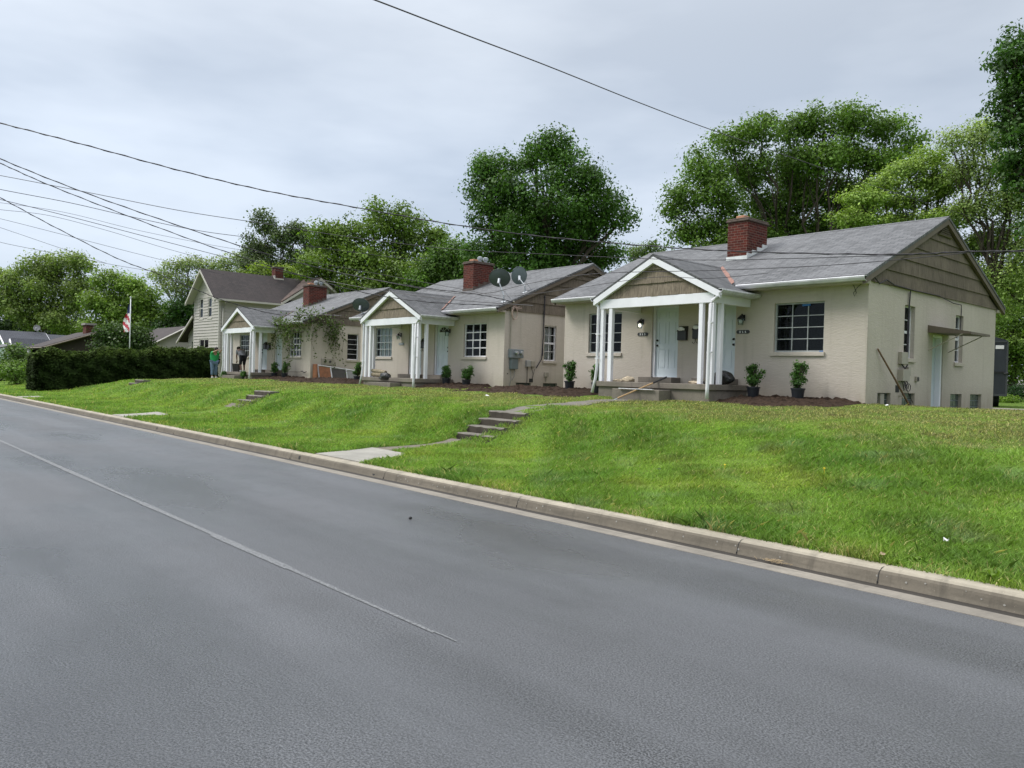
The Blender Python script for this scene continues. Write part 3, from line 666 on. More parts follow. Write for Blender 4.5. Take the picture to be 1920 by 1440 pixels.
    mb = MB(); mb.box(cx-.05, cx+cw+.05, cy-.05, cy+cd+.05, ct, ct+.06); mb.box(cx-.03, cx+cw+.03, cy-.03, cy+cd+.03, ct+.06, ct+.11); mb.build('chimney_cap', M['mortar'], ch, bevel=.02)
    mb = MB(); mb.box(cx+.17, cx+.47, cy+.16, cy+.42, ct+.11, ct+.22); mb.build('flue', M['terracotta'], ch, bevel=.02)
    if k != 1:
        for i in range(2):
            mb = MB(); c = (cx+.34, cy+.62+i*.32, ct+.11); mb.lathe(c, [(.075, 0), (.075, .12), (.12, .13), (.12, .24), (.06, .27), (.0, .275)], 14); mb.build('flue_cap', M['steel'], ch, smooth=False)
    mb = MB(); zf = lambda y: Z(EA+(y-ye)*SL)
    fm = M['flashing'] if k == 1 else M['mortar']
    mb.hexa([(cx-.02, cy-.02, zf(cy)-.02), (cx+cw+.02, cy-.02, zf(cy)-.02), (cx+cw+.02, cy+.01, zf(cy)-.02), (cx-.02, cy+.01, zf(cy)-.02), (cx-.02, cy-.02, zf(cy)+.10), (cx+cw+.02, cy-.02, zf(cy)+.10), (cx+cw+.02, cy+.01, zf(cy)+.10), (cx-.02, cy+.01, zf(cy)+.10)])
    ns = 4
    for i in range(ns):
        ya = cy+cd*i/ns; yb2 = cy+cd*(i+1)/ns; h = .18
        mb.hexa([(cx+cw-.005, ya, zf(ya)-.02), (cx+cw+.014+.002*i, ya, zf(ya)-.02), (cx+cw+.014+.002*i, yb2, zf(yb2)-.02), (cx+cw-.005, yb2, zf(yb2)-.02), (cx+cw-.005, ya, zf(ya)+h), (cx+cw+.014+.002*i, ya, zf(ya)+h), (cx+cw+.014+.002*i, yb2, zf(ya)+h), (cx+cw-.005, yb2, zf(ya)+h)])
    mb.build('flashing', fm, ch)
    return R, x1
H1, X1 = bungalow(-18.45, 10.10, 0, 'nearest beige stucco bungalow with grey roof and red chimney', 1)
H2, X2 = bungalow(-31.50, 10.0, -.12, 'middle beige stucco bungalow with two satellite dishes on its roof', 2)
H3, X3 = bungalow(-46.30, 10.0, -.10, 'farthest beige stucco bungalow with vine hanging from its corner', 3)
# side windows, basement lights
OS = lambda x1: (x1, 18.8)
SU, SN = (0, 1), (-1, 0)
window(H1, OS(X1), SU, SN, 2.12, 2.78, 2.36, 3.72, 1, 4, d=.14, hung=True, mat=M['dirty_white'], curtain=(2.3, 2.75, 2.4, 3.0))
window(H1, OS(X1), SU, SN, 5.67, 6.27, 2.36, 3.72, 1, 4, d=.14, hung=True, mat=M['dirty_white'])
window(H2, OS(X2), SU, SN, 2.02, 2.66, 2.24, 3.58, 2, 4, d=.10, hung=True, mat=M['dirty_white'], curtain=(2.05, 2.6, 2.26, 3.5))
window(H3, OS(X3), SU, SN, 2.08, 2.74, 2.24, 3.60, 1, 5, d=.10, mat=M['dirty_white'])
def glassblock(par, x1, u0, u1, z0, z1):
    mb = MB(); n = 4; m = 3
    for i in range(n):
        for j in range(m):
            a, b = u0+(u1-u0)*i/n+.008, u0+(u1-u0)*(i+1)/n-.008; c, e = z0+(z1-z0)*j/m+.008, z0+(z1-z0)*(j+1)/m-.008
            mb.box(x1-.14, x1-.085, 18.8+a, 18.8+b, c, e)
    w = mb.build('basement_window', M['glassblock'], par, bevel=.01)
    g = MB(); g.box(x1-.15, x1-.10, 18.8+u0, 18.8+u1, z0, z1); g.build('mortar_joints', M['meter'], w)
    return w
for a, b, c in ((.66, 1.42, .95), (2.1, 2.92, .95), (5.44, 6.32, .9), (7.02, 7.99, .9)): glassblock(H1, X1, a, b, c, 1.45)
for a, b in ((.62, 1.38), (2.02, 2.78)): glassblock(H2, X2, a, b, .95, 1.38)
mb = MB(); mb.box(X1-.09, X1-.03, 19.70, 19.92, 1.10, 1.43); mb.build('vent_panel', M['meter_beige'], H1)
# H1 side door with awning
mb = MB(); mb.box(X1-.22, X1-.17, 22.90, 23.58, .80, 3.0); sd = mb.build('side_door', M['door'], H1); sd['label'] = 'pale side door under the flat awning'
mb = MB(); mb.box(X1-.20, X1-.03, 22.825, 22.90, .80, 3.06); mb.box(X1-.20, X1-.03, 23.50, 23.59, .80, 3.06); mb.box(X1-.15, X1-.03, 22.90, 23.50, 3.0, 3.07); mb.build('door_frame', M['white'], sd)
mb = MB(); mb.hexa([(X1+.0, 22.45, 3.10), (X1+1.05, 22.5, 3.04), (X1+1.05, 23.95, 3.04), (X1, 24.0, 3.10), (X1+.0, 22.45, 3.30), (X1+1.05, 22.5, 3.10), (X1+1.05, 23.95, 3.10), (X1, 24.0, 3.30)])
aw = mb.build('awning', M['taupe'], H1); aw['label'] = 'brown flat awning over the side door'
for yy in (22.5, 23.95): mb = MB(); mb.tube([(X1+.01, yy, 2.62), (X1+.85, yy, 3.05)], .013, 6); mb.build('awning_strut', M['meter_beige'], aw)
# ------------------------------------------------------------------ fittings on the bungalow walls
def lamp(x, z, lit, label, y=18.8):
    R = empty('wall_lamp', (x, y, z), label, 'lamp', 'lanterns beside the front doors')
    mb = MB(); mb.box(x-.05, x+.05, y-.02, y, z+.02, z+.18); mb.tube([(x, y-.01, z+.13), (x, y-.08, z+.20), (x, y-.14, z+.15)], .014, 6); mb.build('bracket', M['black'], R)
    mb = MB(); c = (x, y-.14, z); mb.lathe(c, [(.10, .06), (.085, .09), (.03, .15), (.0, .155)], 12); mb.build('hood', M['black'], R)
    mb = MB(); mb.lathe(c, [(.065, -.10), (.085, .055)], 12); mb.build('lantern_glass', M['glass'], R)
    mb = MB(); mb.blob((x, y-.14, z-.01), (.045, .045, .055), 1, 0, 10, 6); mb.build('bulb', M['bulb'] if lit else M['flagwhite'], R, smooth=True)
lamp(-15.15, 3.26, True, 'lit lantern left of the left front door of the nearest bungalow')
lamp(-11.70, 3.26, False, 'unlit lantern right of the right front door of the nearest bungalow')
lamp(-28.20, 3.14, False, 'dark lantern beside the blind window of the middle bungalow')
lamp(-24.78, 3.22, False, 'dark lantern beside the fanlight door of the middle bungalow')
DIG = {'1': ['010', '110', '010', '010', '111'], '3': ['111', '001', '111', '001', '111'], '8': ['111', '101', '111', '101', '111'], '0': ['111', '101', '101', '101', '111'], '5': ['111', '100', '111', '001', '111'], '6': ['111', '100', '111', '101', '111'], '2': ['111', '001', '111', '100', '111']}
def plaque(x, z, txt, label, y=18.8, pale=False):
    R = empty('number_plaque', (x, y, z), label, 'number plaque', 'house number plaques')
    mb = MB(); n = 8; hw = .15; pts = [(x+hw*sx+.05*math.cos(a), y-.018, z+.05*math.sin(a)) for sx, rg_ in ((1, range(-4, 5)), (-1, range(4, 13))) for a in [PI*i/8 for i in rg_]]
    mb.prism(pts, (0, .018, 0)); mb.build('plate', M['meter'] if pale else M['wood_brown'] if False else M['black'], R)
    mb = MB(); s = .0105
    for i, c in enumerate(txt):
        for r_, row in enumerate(DIG[c]):
            for q, b in enumerate(row):
                if b == '1': xx = x-.11+i*.085+q*s*1.4; zz = z+.027-r_*s*1.1; mb.box(xx, xx+s*1.4, y-.022, y-.0185, zz-s*1.1, zz)
    mb.build('numerals', M['dirty_white'], R)
plaque(-15.13, 2.99, '313', 'dark oval house number plate under the lit lantern')
plaque(-11.70, 2.98, '311', 'dark oval house number plate right of the far right door of the nearest bungalow')
plaque(-28.15, 2.86, '325', 'small grey plate under the lantern beside the blind window', pale=True)
def mailbox(x, z, hooks, label, y=18.8, paper=True):
    R = empty('mailbox', (x, y, z), label, 'mailbox', 'black wall mailboxes between the front doors')
    mb = MB(); mb.prism([(x-.15, y, z-.2), (x-.15, y-.11, z-.2), (x-.15, y-.11, z+.06), (x-.15, y, z+.19)], (.30, 0, 0)); mb.build('box', M['black'], R, bevel=.006)
    mb = MB(); mb.hexa([(x-.16, y-.125, z+.05), (x+.16, y-.125, z+.05), (x+.16, y+.0, z+.20), (x-.16, y+.0, z+.20), (x-.16, y-.125, z+.062), (x+.16, y-.125, z+.062), (x+.16, y, z+.212), (x-.16, y, z+.212)]); mb.build('lid', M['black'], R)
    if paper:
        mb = MB(); mb.blob((x-.03, y-.10, z+.13), (.11, .05, .06), int(z*100), .25, 10, 6); mb.build('papers', M['litter'], R)
    if hooks:
        for hx in (-.07, .07):
            mb = MB(); mb.tube([(x+hx, y-.06, z-.20), (x+hx, y-.07, z-.28), (x+hx-.03, y-.09, z-.33), (x+hx-.07, y-.09, z-.31), (x+hx-.08, y-.09, z-.28)], .009, 6); mb.build('hook', M['black'], R)
mailbox(-13.64, 2.98, False, 'black mailbox stuffed with papers beside the left front door of the nearest bungalow')
mailbox(-13.12, 3.01, True, 'black mailbox with two curled hooks beside the porch posts of the nearest bungalow')
mailbox(-26.45, 2.86, True, 'black mailbox behind the porch posts of the middle bungalow', paper=False)
mailbox(-41.05, 2.88, False, 'black mailbox nearer the vine on the farthest bungalow', paper=False)
mailbox(-41.50, 2.92, False, 'black mailbox nearer the white door on the farthest bungalow', paper=False)
def dish(base, centre, rx, rz, face, label, mat, pts=None):
    R = empty('satellite_dish', base, label, 'satellite dish', 'satellite dishes on the roofs')
    f = Vector(face).normalized(); s = f.cross(Vector((0, 0, 1))).normalized(); u = s.cross(f); c = Vector(centre); mb = MB(); n = 24; m = 5; k = 0
    rings = []
    for i in range(m+1):
        q = i/m; rings.append([c+s*(rx*q*math.cos(2*PI*j/n))+u*(rz*q*math.sin(2*PI*j/n))+f*(.16*rx*q*q) for j in range(n)])
    for i in range(m):
        for j in range(n):
            a = [rings[i][j], rings[i+1][j], rings[i+1][(j+1) % n], rings[i][(j+1) % n]]
            mb.poly(a if i else a[1:]+[rings[0][0]])
    mb.tube(rings[m]+[rings[m][0]], .012, 5, False)
    mb.build('reflector', mat, R, smooth=True)
    mb = MB(); b = Vector(base); mb.tube([b, b+Vector((0, 0, .25)), c-f*.10-u*.1], .024, 8); mb.tube([c-f*.14-u*.16, c-f*.02-u*.02], .055, 8); mb.build('mast', M['steel'], R)
    mb = MB(); e = c+f*.42-u*(rz*.75); mb.tube([c-f*.03-u*rz*.95, e], .014, 6); mb.tube([e-f*.04, e+f*.05+u*.02], .035, 8); mb.build('feed_arm', M['steel'], R)
    mb = MB(); mb.tube([b+Vector((-.12, 0, 0)), b+Vector((.12, 0, .0))], .02, 5); mb.tube([b+Vector((0, -.1, -.04)), b+Vector((0, .12, .05))], .02, 5); mb.tube([b+Vector((.1, .25, .12)), b+Vector((0, 0, .42))], .009, 5); mb.build('foot', M['steel'], R)
dish((-21.55, 18.75, 4.30), (-21.82, 18.75, 5.18), .40, .33, (-.6, .85, .35), 'dark wide satellite dish on the middle bungalow roof edge', M['dish_dark'])
dish((-21.62, 19.85, 4.75), (-21.95, 19.85, 5.40), .29, .33, (-.85, .6, .25), 'paler round satellite dish on the middle bungalow roof', M['dish'])
dish((-31.2, 18.7, 4.28), (-31.1, 18.5, 4.62), .40, .32, (-.6, .8, .45), 'dark satellite dish at the left end of the middle bungalow roof', M['dish_dark'])
# electric gear on the middle bungalow
def bx(name, par, mat, *b, bevel=.01): m_ = MB(); m_.box(*b); return m_.build(name, mat, par, bevel=bevel)
EM = empty('electric_meter', (X2, 19.3, 2.3), 'large grey twin electric meter on the middle bungalow side wall', 'meter')
bx('meter_box', EM, M['meter'], X2, X2+.17, 19.0, 19.62, 2.28, 2.60)
for yy in (19.22, 19.46):
    mb = MB(); mb.tube([(X2+.17, yy, 2.47), (X2+.24, yy, 2.47)], .075, 14); mb.tube([(X2+.24, yy, 2.47), (X2+.30, yy, 2.47)], [.072, .055], 14); mb.build('meter_glass', M['steel'], EM, smooth=False)
bx('switch_box', EM, M['dish'], X2, X2+.13, 19.06, 19.40, 1.87, 2.27)
mb = MB(); mb.tube([(X2+.05, 19.06, 2.6), (X2+.05, 19.06, 4.15), (X2+.16, 19.06, 4.35), (X2+.20, 19.05, 4.30)], .022, 8); mb.build('conduit', M['meter_beige'], EM)
mb = MB(); mb.tube([(X2+.05, 19.1, 1.87), (X2+.06, 19.12, 1.5), (X2+.03, 19.08, 1.25)], .013, 6); mb.tube([(X2+.05, 19.3, 1.87), (X2+.08, 19.25, 1.6), (X2+.04, 19.18, 1.45)], .012, 6); mb.build('cable', M['screen_light'], EM)
TB = empty('utility_box', (X2, 20.0, 2.1), 'pale grey cable box low on the middle bungalow side wall', 'utility box')
bx('case', TB, M['steel'], X2, X2+.10, 19.86, 20.06, 1.98, 2.22); bx('side_case', TB, M['meter_beige'], X2, X2+.08, 20.10, 20.30, 1.99, 2.20)
mb = MB(); mb.tube([(X2+.03, 19.95, 1.98), (X2+.03, 19.95, 1.2)], .012, 6); mb.tube([(X2+.04, 20.15, 1.98), (X2+.07, 20.2, 1.75), (X2+.03, 20.22, 1.5), (X2+.05, 20.3, 1.9)], .011, 6); mb.build('cable', M['screen'], TB)
CC = MB()
for i in range(3):
    c = Vector((X2+.10, 19.17, 4.02-.02*i)); CC.tube([c+Vector((.012*i, (.14-.01*i)*math.sin(2*PI*j/16), (.26-.02*i)*math.cos(2*PI*j/16)-.08)) for j in range(17)], .013, 6, False)
CC.tube([(X2+.1, 19.2, 4.12), (X2+.12, 19.4, 4.16), (X2+.12, 19.5, 4.12), (X2+.12, 19.4, 4.09), (X2+.1, 19.25, 4.08)], .014, 6)
tag(CC.build('cable_coil', plain('pinkish cable', (.45, .33, .28), .6), origin=(X2, 19.17, 3.9)), 'coiled pink cable hanging under the middle bungalow gable', 'cable')
mb = MB(); mb.tube([(X2+.04, 20.75, 4.7), (X2+.06, 20.72, 4.1), (X2+.05, 20.72, 3.2), (X2+.05, 20.66, 2.3), (X2+.04, 20.4, 1.95)], .022, 8); mb.tube([(X2+.07, 20.68, 4.1), (X2+.07, 20.70, 2.4)], .012, 6)
tag(mb.build('wall_cable', M['wire'], origin=(X2, 20.7, 2)), 'thick dark cable running down past the side window of the middle bungalow', 'cable')
def holes(x1, lst, name, label):
    mb = MB()
    for y, z, a, b in lst: mb.box(x1-.01, x1+.006, y-a, y+a, z-b, z+b)
    return tag(mb.build(name, M['interior'], origin=(x1, lst[0][0], lst[0][1])), label, 'vent')
holes(X2, [(19.0, 1.70, .02, .02), (20.18, 1.47, .1, .07)], 'wall_vent', 'small dark square vent between the basement windows of the middle bungalow')
holes(X1, [(20.60, 1.56, .11, .09)], 'wall_vent', 'small dark square vent below the meters of the nearest bungalow')
bx2 = empty('gas_regulator', (X2, 20.95, 1.75), 'small beige gas fitting under the middle bungalow side window', 'gas fitting')
bx('case', bx2, M['meter_beige'], X2, X2+.08, 20.84, 21.04, 1.62, 1.80); mb = MB(); mb.tube([(X2+.04, 20.94, 1.62), (X2+.04, 20.94, 1.45)], .02, 6); mb.build('pipe', M['meter_beige'], bx2)
# gear on the nearest bungalow's side wall
E1 = empty('electric_meter', (X1, 20.9, 2.2), 'beige electric boxes with tangled wires on the nearest bungalow side wall', 'meter')
bx('upper_box', E1, M['meter_beige'], X1, X1+.10, 20.60, 20.98, 2.19, 2.50); bx('lower_box', E1, M['meter_beige'], X1, X1+.14, 20.60, 21.02, 1.76, 2.06); bx('side_box', E1, M['meter_beige'], X1, X1+.07, 21.10, 21.26, 1.90, 2.14)
mb = MB(); mb.tube([(X1+.05, 20.7, 2.19), (X1+.11, 20.78, 2.08), (X1+.05, 20.9, 2.06), (X1+.09, 20.98, 2.19)], .018, 6); rg = random.Random(2)
for i in range(7):
    y = 20.7+i*.06; mb.tube([(X1+.05, y, 1.77), (X1+.09, y+rg.uniform(-.05, .08), 1.66), (X1+.06, y+rg.uniform(-.1, .15), 1.56+rg.uniform(-.05, .05))], .008, 5)
mb.tube([(X1+.06, 21.15+.13*math.cos(a), 1.60+.10*math.sin(a)) for a in [2*PI*j/14 for j in range(15)]], .01, 5, False); mb.tube([(X1+.05, 20.9, 1.7), (X1+.05, 21.3, 1.35), (X1+.05, 21.5, 1.2)], .008, 5); mb.build('loose_wires', M['wire'], E1)
mb = MB(); mb.tube([(X1+.04, 21.03, 2.42), (X1+.04, 21.03, 3.2), (X1+.05, 21.10, 4.05), (X1+.07, 21.08, 4.12), (X1+.06, 20.1, 4.14), (X1+.08, 19.6, 4.22), (X1+.10, 19.15, 4.08), (X1+.06, 18.85, 4.26)], .017, 6)
mb.tube([(X1+.03, 21.13, 2.3), (X1+.03, 21.13, 4.05)], .012, 6); mb.tube([(X1+.05, 21.1, 4.12), (X1+.06, 23, 4.13), (X1+.05, 24.1, 4.02), (X1+.05, 24.7, 4.02), (X1+.03, 24.8, 3.9), (X1+.03, 24.75, 3.3)], .012, 6)
tag(mb.build('wall_cable', M['wire'], origin=(X1, 21, 4)), 'black cable pinned along the side gable of the nearest bungalow and down to its boxes', 'cable')
mb = MB(); mb.tube([(X1-.4, 18.72, 4.12), (X1-.30, 18.70, 3.98), (X1-.26, 18.72, 3.84), (X1-.30, 18.72, 3.76), (X1-.33, 18.72, 3.84), (X1-.22, 18.7, 3.98), (X1+.02, 18.66, 4.14)], .009, 5)
tag(mb.build('service_loop', M['wire'], origin=(X1-.3, 18.7, 4)), 'looped wire hanging under the gutter corner of the nearest bungalow', 'cable')
bx3 = empty('socket_box', (X1, 21.75, 1.8), 'tiny outdoor socket between side window and side door', 'socket'); bx('case', bx3, M['meter_beige'], X1, X1+.06, 21.68, 21.82, 1.76, 1.90); bx('cover', bx3, M['screen'], X1+.06, X1+.075, 21.70, 21.80, 1.78, 1.88)
bx4 = empty('water_tap', (X1, 20.75, 1.38), 'small outdoor tap near the ground on the nearest bungalow', 'tap'); mb = MB(); mb.tube([(X1, 20.72, 1.38), (X1+.09, 20.72, 1.38), (X1+.11, 20.72, 1.31)], .016, 6); mb.build('spout', M['meter_beige'], bx4); mb = MB(); mb.tube([(X1+.06, 20.66, 1.43), (X1+.06, 20.80, 1.43)], .012, 6); mb.build('handle', M['meter_beige'], bx4)
# shape of things leaning about
mb = MB(); mb.tube([(X1+.03, 19.32, 2.52), (X1+.20, 19.9, 1.84), (X1+.36, 20.5, 1.13)], [.020, .022, .026], 8)
tag(mb.build('wooden_pole', M['wood_brown'], origin=(X1+.3, 20.5, 1.15)), 'brown wooden pole leaning on the side wall of the nearest bungalow', 'pole')
RK = empty('shovel', (-13.9, 16.3, 1.1), 'long wooden handled tool leaning on the porch step of the nearest bungalow', 'shovel')
mb = MB(); a, b = Vector((-13.72, 16.05, 1.10)), Vector((-12.99, 17.2, 1.70)); mb.tube([a, a.lerp(b, .72)], .02, 8); mb.build('handle', M['wood'], RK)
mb = MB(); mb.tube([a.lerp(b, .72), b], .026, 8); mb.build('grip', M['black'], RK)
mb = MB(); d = (a-b).normalized(); s = d.cross(Vector((0, 0, 1))).normalized()*.10; mb.poly([a-s*.6, a+s*.6, a+d*.18+s, a+d*.26, a+d*.18-s]); mb.build('blade', M['meter'], RK)
def bag(c, r, seed, label):
    mb = MB(); mb.blob(c, r, seed, .16, 22, 14); mb.blob((c[0]-r[0]*.85, c[1]-.02, c[2]-r[2]*.5), (r[0]*.5, r[1]*.5, r[2]*.35), seed+1, .25); tag(mb.build('bin_bag', M['bag'], origin=(c[0], c[1], c[2]-r[2]), smooth=True), label, 'bag', 'black plastic bags on the porches')
bag((-11.72, 17.9, 1.72), (.30, .22, .19), 3, 'bulging black bag on the right end of the nearest bungalow porch')
bag((-26.55, 17.0, 1.47), (.30, .12, .15), 9, 'draped black bag beside the rolled carpet on the middle bungalow porch')
mb = MB()
for i, (dx, dz, r) in enumerate(((0, 0, .11), (.02, .17, .09))): mb.tube([(-28.0+dx, 17.22, 1.53+dz), (-27.4+dx, 17.26, 1.52+dz*.8), (-26.85+dx, 17.2, 1.51+dz*.7)], [r*.75, r*.9, r*.7], 10)
tag(mb.build('rolled_carpet', M['carpet'], origin=(-27.4, 17.2, 1.42)), 'brown rolled carpet lying on the middle bungalow porch', 'carpet')
for i, (x, y, z, r, nm, lb) in enumerate(((-14.35, 17.25, 1.60, (.20, .12, .10), 'stone', 'large tan rock on the nearest porch edge left of the tool handle'), (-14.72, 17.25, 1.57, (.16, .10, .05), 'stone', 'flat brown rock at the left end of the nearest porch'), (-12.15, 17.3, 1.57, (.20, .10, .05), 'stone', 'flat pale rock beside the right porch posts of the nearest bungalow'), (-11.78, 17.3, 1.59, (.11, .08, .06), 'stone', 'grey rock between porch post and black bag'))):
    mb = MB(); mb.blob((x, y, z), r, i+20, .2, 12, 8); tag(mb.build(nm, M['stone' if i != 3 else 'concrete_path'], origin=(x, y, 1.54)), lb, 'rock', 'rocks laid on the porch')
mb = MB(); mb.box(-14.05, -12.9, 16.47, 16.53, 1.352, 1.37); mb.box(-13.95, -12.6, 16.50, 16.545, 1.352, 1.366) if False else None
tag(mb.build('wood_strip', M['dirty_white'], origin=(-13.4, 16.5, 1.35)), 'thin pale strip lying on the front porch step of the nearest bungalow', 'strip')
# old framed screens leaning on the farthest bungalow
FR = empty('screen_panel', (X3+.3, 20.1, 1.1), 'long white framed screen panel leaning sideways on the farthest bungalow wall', 'screen panel')
def quadb(name, par, mat, pts, t=.04):
    a, b, c, d = [Vector(p) for p in pts]; n = (b-a).cross(d-a).normalized()*t; m_ = MB(); m_.hexa([a, b, c, d, a+n, b+n, c+n, d+n]); return m_.build(name, mat, par)
sx0, sx1 = X3+.42, X3+.12
P_ = lambda y, z, off=0: (sx0+(sx1-sx0)*(z-1.0)/.95+off, y, z)
zt0, zt1 = 1.90, 1.66
zt = lambda y: zt0+(zt1-zt0)*(y-19.12)/(21.35-19.12)
for ya, yb_, mt in ((19.18, 19.80, 'wood_red'), (19.88, 20.70, 'screen'), (20.74, 21.28, 'screen_light')): quadb('screen', FR, M[mt], [P_(ya, 1.04), P_(yb_, 1.04), P_(yb_, zt(yb_)-.04), P_(ya, zt(ya)-.04)], .01)
mb = MB()
for a, b in (((19.12, 1.0), (19.12, zt(19.12))), ((19.84, 1.0), (19.84, zt(19.84))), ((21.32, 1.0), (21.32, zt(21.32))), ((20.72, 1.02), (20.72, zt(20.72)))): mb.tube([P_(*a, .02), P_(*b, .02)], .034, 4)
mb.tube([P_(19.1, 1.02, .02), P_(21.35, 1.02, .02)], .034, 4); mb.tube([P_(19.1, zt(19.1), .02), P_(21.35, zt(21.35), .02)], .034, 4); mb.build('frame', M['dirty_white'], FR)
tag(quadb('plywood_sheet', None, M['wood_red'], [(X3+.08, 18.95, 1.02), (X3+.45, 18.98, 1.02), (X3+.42, 18.98, 1.95), (X3+.05, 18.95, 1.95)], .05), 'orange brown board standing at the front corner of the farthest bungalow', 'board')
bxw = empty('electric_meter', (X3, 19.7, 2.1), 'beige twin meter panel above the leaning screens', 'meter'); bx('panel', bxw, M['meter_beige'], X3, X3+.08, 19.4, 20.05, 1.92, 2.25)
for yy in (19.58, 19.86): mb = MB(); mb.tube([(X3+.08, yy, 2.10), (X3+.12, yy, 2.10)], .06, 12); mb.build('meter_glass', M['screen'], bxw)
mb = MB(); mb.tube([(-37.2, 18.75, 1.55), (-36.95, 18.70, 1.58), (-36.8, 18.72, 1.5), (-36.5, 18.7, 1.56)], .02, 6); mb.tube([(-38.9, 18.6, 1.45), (-38.2, 18.6, 1.52), (-37.2, 18.7, 1.53)], .012, 5)
tag(mb.build('garden_hose', M['screen'], origin=(-37, 18.7, 1.5)), 'thin dark hose and tap on the farthest bungalow front wall', 'hose')

# ------------------------------------------------------------------ two storey house
T = empty('two_storey_house', (-54.2, 20.2, 1.0), 'beige sided two storey house with brown roof behind the hedge', 'house')
tx0, tx1, ty0, ty1 = -56.45, -51.93, 20.2, 24.75
mb = MB(); z0, ze, zr = .7, 6.50, 8.32
facade(mb, (tx0, ty0), (1, 0), (0, 1), z0, ze, tx1-tx0, [(1.05, 1.72, 5.02, 6.42), (2.62, 3.30, 5.02, 6.42), (1.15, 2.85, 2.3, 3.62)], .06, lap=.20)
facade(mb, (tx1, ty0), (0, 1), (-1, 0), z0, ze, 10.0, [], .06, lap=.20)
facade(mb, (tx0, ty0), (0, 1), (1, 0), z0, ze, 10.0, [], .06)
mb.build('wall', M['vinyl'], T)
g = MB(); lap_gable(g, (tx0, ty0-.001), (1, 0), (0, -1), tx1-tx0, ze, zr-.02, .20, .02); g.build('gable', M['vinyl'], T)
mb = MB()
for x in (tx0-.01, tx1-.10): mb.box(x, x+.11, ty0-.03, ty0+.02, z0, ze)
mb.box(tx1-.02, tx1+.03, ty0-.028, ty0+.10, z0, ze-.01); mb.build('corner_board', M['vinyl_trim'], T)
# cross wing: gable facing +x
gy0, gy1, gyc = 24.75, 29.9, 27.33
mb = MB(); facade(mb, (tx1+.02, gy0), (0, 1), (-1, 0), z0, ze+.1, gy1-gy0, [], .06, lap=.20); mb.build('wing_wall', M['vinyl'], T)
g = MB(); lap_gable(g, (tx1+.02, gy0), (0, 1), (1, 0), gy1-gy0, ze+.1, 8.30, .20, .02); g.build('wing_gable', M['vinyl'], T)
mb = MB(); xc = (tx0+tx1)/2; ov = .42; sl = (zr-ze)/(xc-tx0)
for s in (-1, 1): e = xc+s*((tx1-tx0)/2+ov); mb.slab([(xc, ty0-.5, zr+.06), (e, ty0-.5, zr+.06-sl*abs(e-xc)), (e, 30, zr+.06-sl*abs(e-xc)), (xc, 30, zr+.06)], .08)
rt = mb.build('roof', M['shingle_brown'], T)
mb = MB(); s2 = (8.34-ze-.1)/((gy1-gy0)/2)
for s in (-1, 1): e = gyc+s*((gy1-gy0)/2+.35); mb.slab([(xc, gyc, 8.38), (tx1+.45, gyc, 8.38), (tx1+.45, e, 8.38-s2*abs(e-gyc)), (xc+1.2, e, 8.38-s2*abs(e-gyc))], .08)
mb.build('wing_roof', M['shingle_brown_x'], T)
for s in (-1, 1):
    mb = MB(); e = gyc+s*((gy1-gy0)/2+.37); zz = 8.29-s2*abs(e-gyc)
    mb.hexa([(tx1+.36, gyc, 8.11), (tx1+.47, gyc, 8.11), (tx1+.47, e, zz-.18), (tx1+.36, e, zz-.18), (tx1+.36, gyc, 8.30), (tx1+.47, gyc, 8.30), (tx1+.47, e, zz), (tx1+.36, e, zz)])
    mb.build('rake_trim', M['vinyl_trim'], T); mb = MB()
    e = xc+s*((tx1-tx0)/2+ov+.02); zz = zr-.02-sl*abs(e-xc)
    mb.hexa([(xc, ty0-.53, zr-.19), (xc, ty0-.42, zr-.19), (e, ty0-.42, zz-.17), (e, ty0-.53, zz-.17), (xc, ty0-.53, zr-.02), (xc, ty0-.42, zr-.02), (e, ty0-.42, zz), (e, ty0-.53, zz)])
    mb.hexa([(xc, ty0-.42, zr-.06), (xc, ty0+.02, zr-.06), (e, ty0+.02, zz-.04), (e, ty0-.42, zz-.04), (xc, ty0-.42, zr-.03), (xc, ty0+.02, zr-.03), (e, ty0+.02, zz-.01), (e, ty0-.42, zz-.01)])
    mb.build('rake_trim', M['vinyl_trim'], T)
e = tx1+ov; zz = zr+.06-sl*(e-xc); mb = MB(); mb.box(e-.02, e+.11, ty0-.5, 24.9, zz-.14, zz-.02); mb.box(tx1, e, ty0, 24.9, zz-.15, zz-.12); mb.build('gutter', M['vinyl_trim'], T)
downspout(T, [(e+.04, ty0+.3, zz-.1), (e+.02, ty0+.25, zz-.3), (tx1+.09, ty0+.22, zz-.6), (tx1+.09, ty0+.22, 1.2)], .05, M['vinyl_trim'])
for a, b, c, d_ in ((1.05, 1.72, 5.02, 6.42), (2.62, 3.30, 5.02, 6.42)): window(T, (tx0, ty0), (1, 0), (0, 1), a, b, c, d_, 1, 2, d=.03, fr=.09, hung=True, mat=M['vinyl_trim'], sillmat=M['vinyl_trim'], curtain=(a+.05, b-.05, (c+d_)/2, d_-.05))
window(T, (tx0, ty0), (1, 0), (0, 1), 1.15, 2.85, 2.3, 3.62, 2, 2, d=.03, fr=.09, mat=M['vinyl_trim'], sillmat=M['vinyl_trim'], bar=.09)
mb = MB(); mb.box(tx0+.2, tx1-.2, ty0+1.2, 24, 1, 6.3); mb.build('room', M['interior'], T)
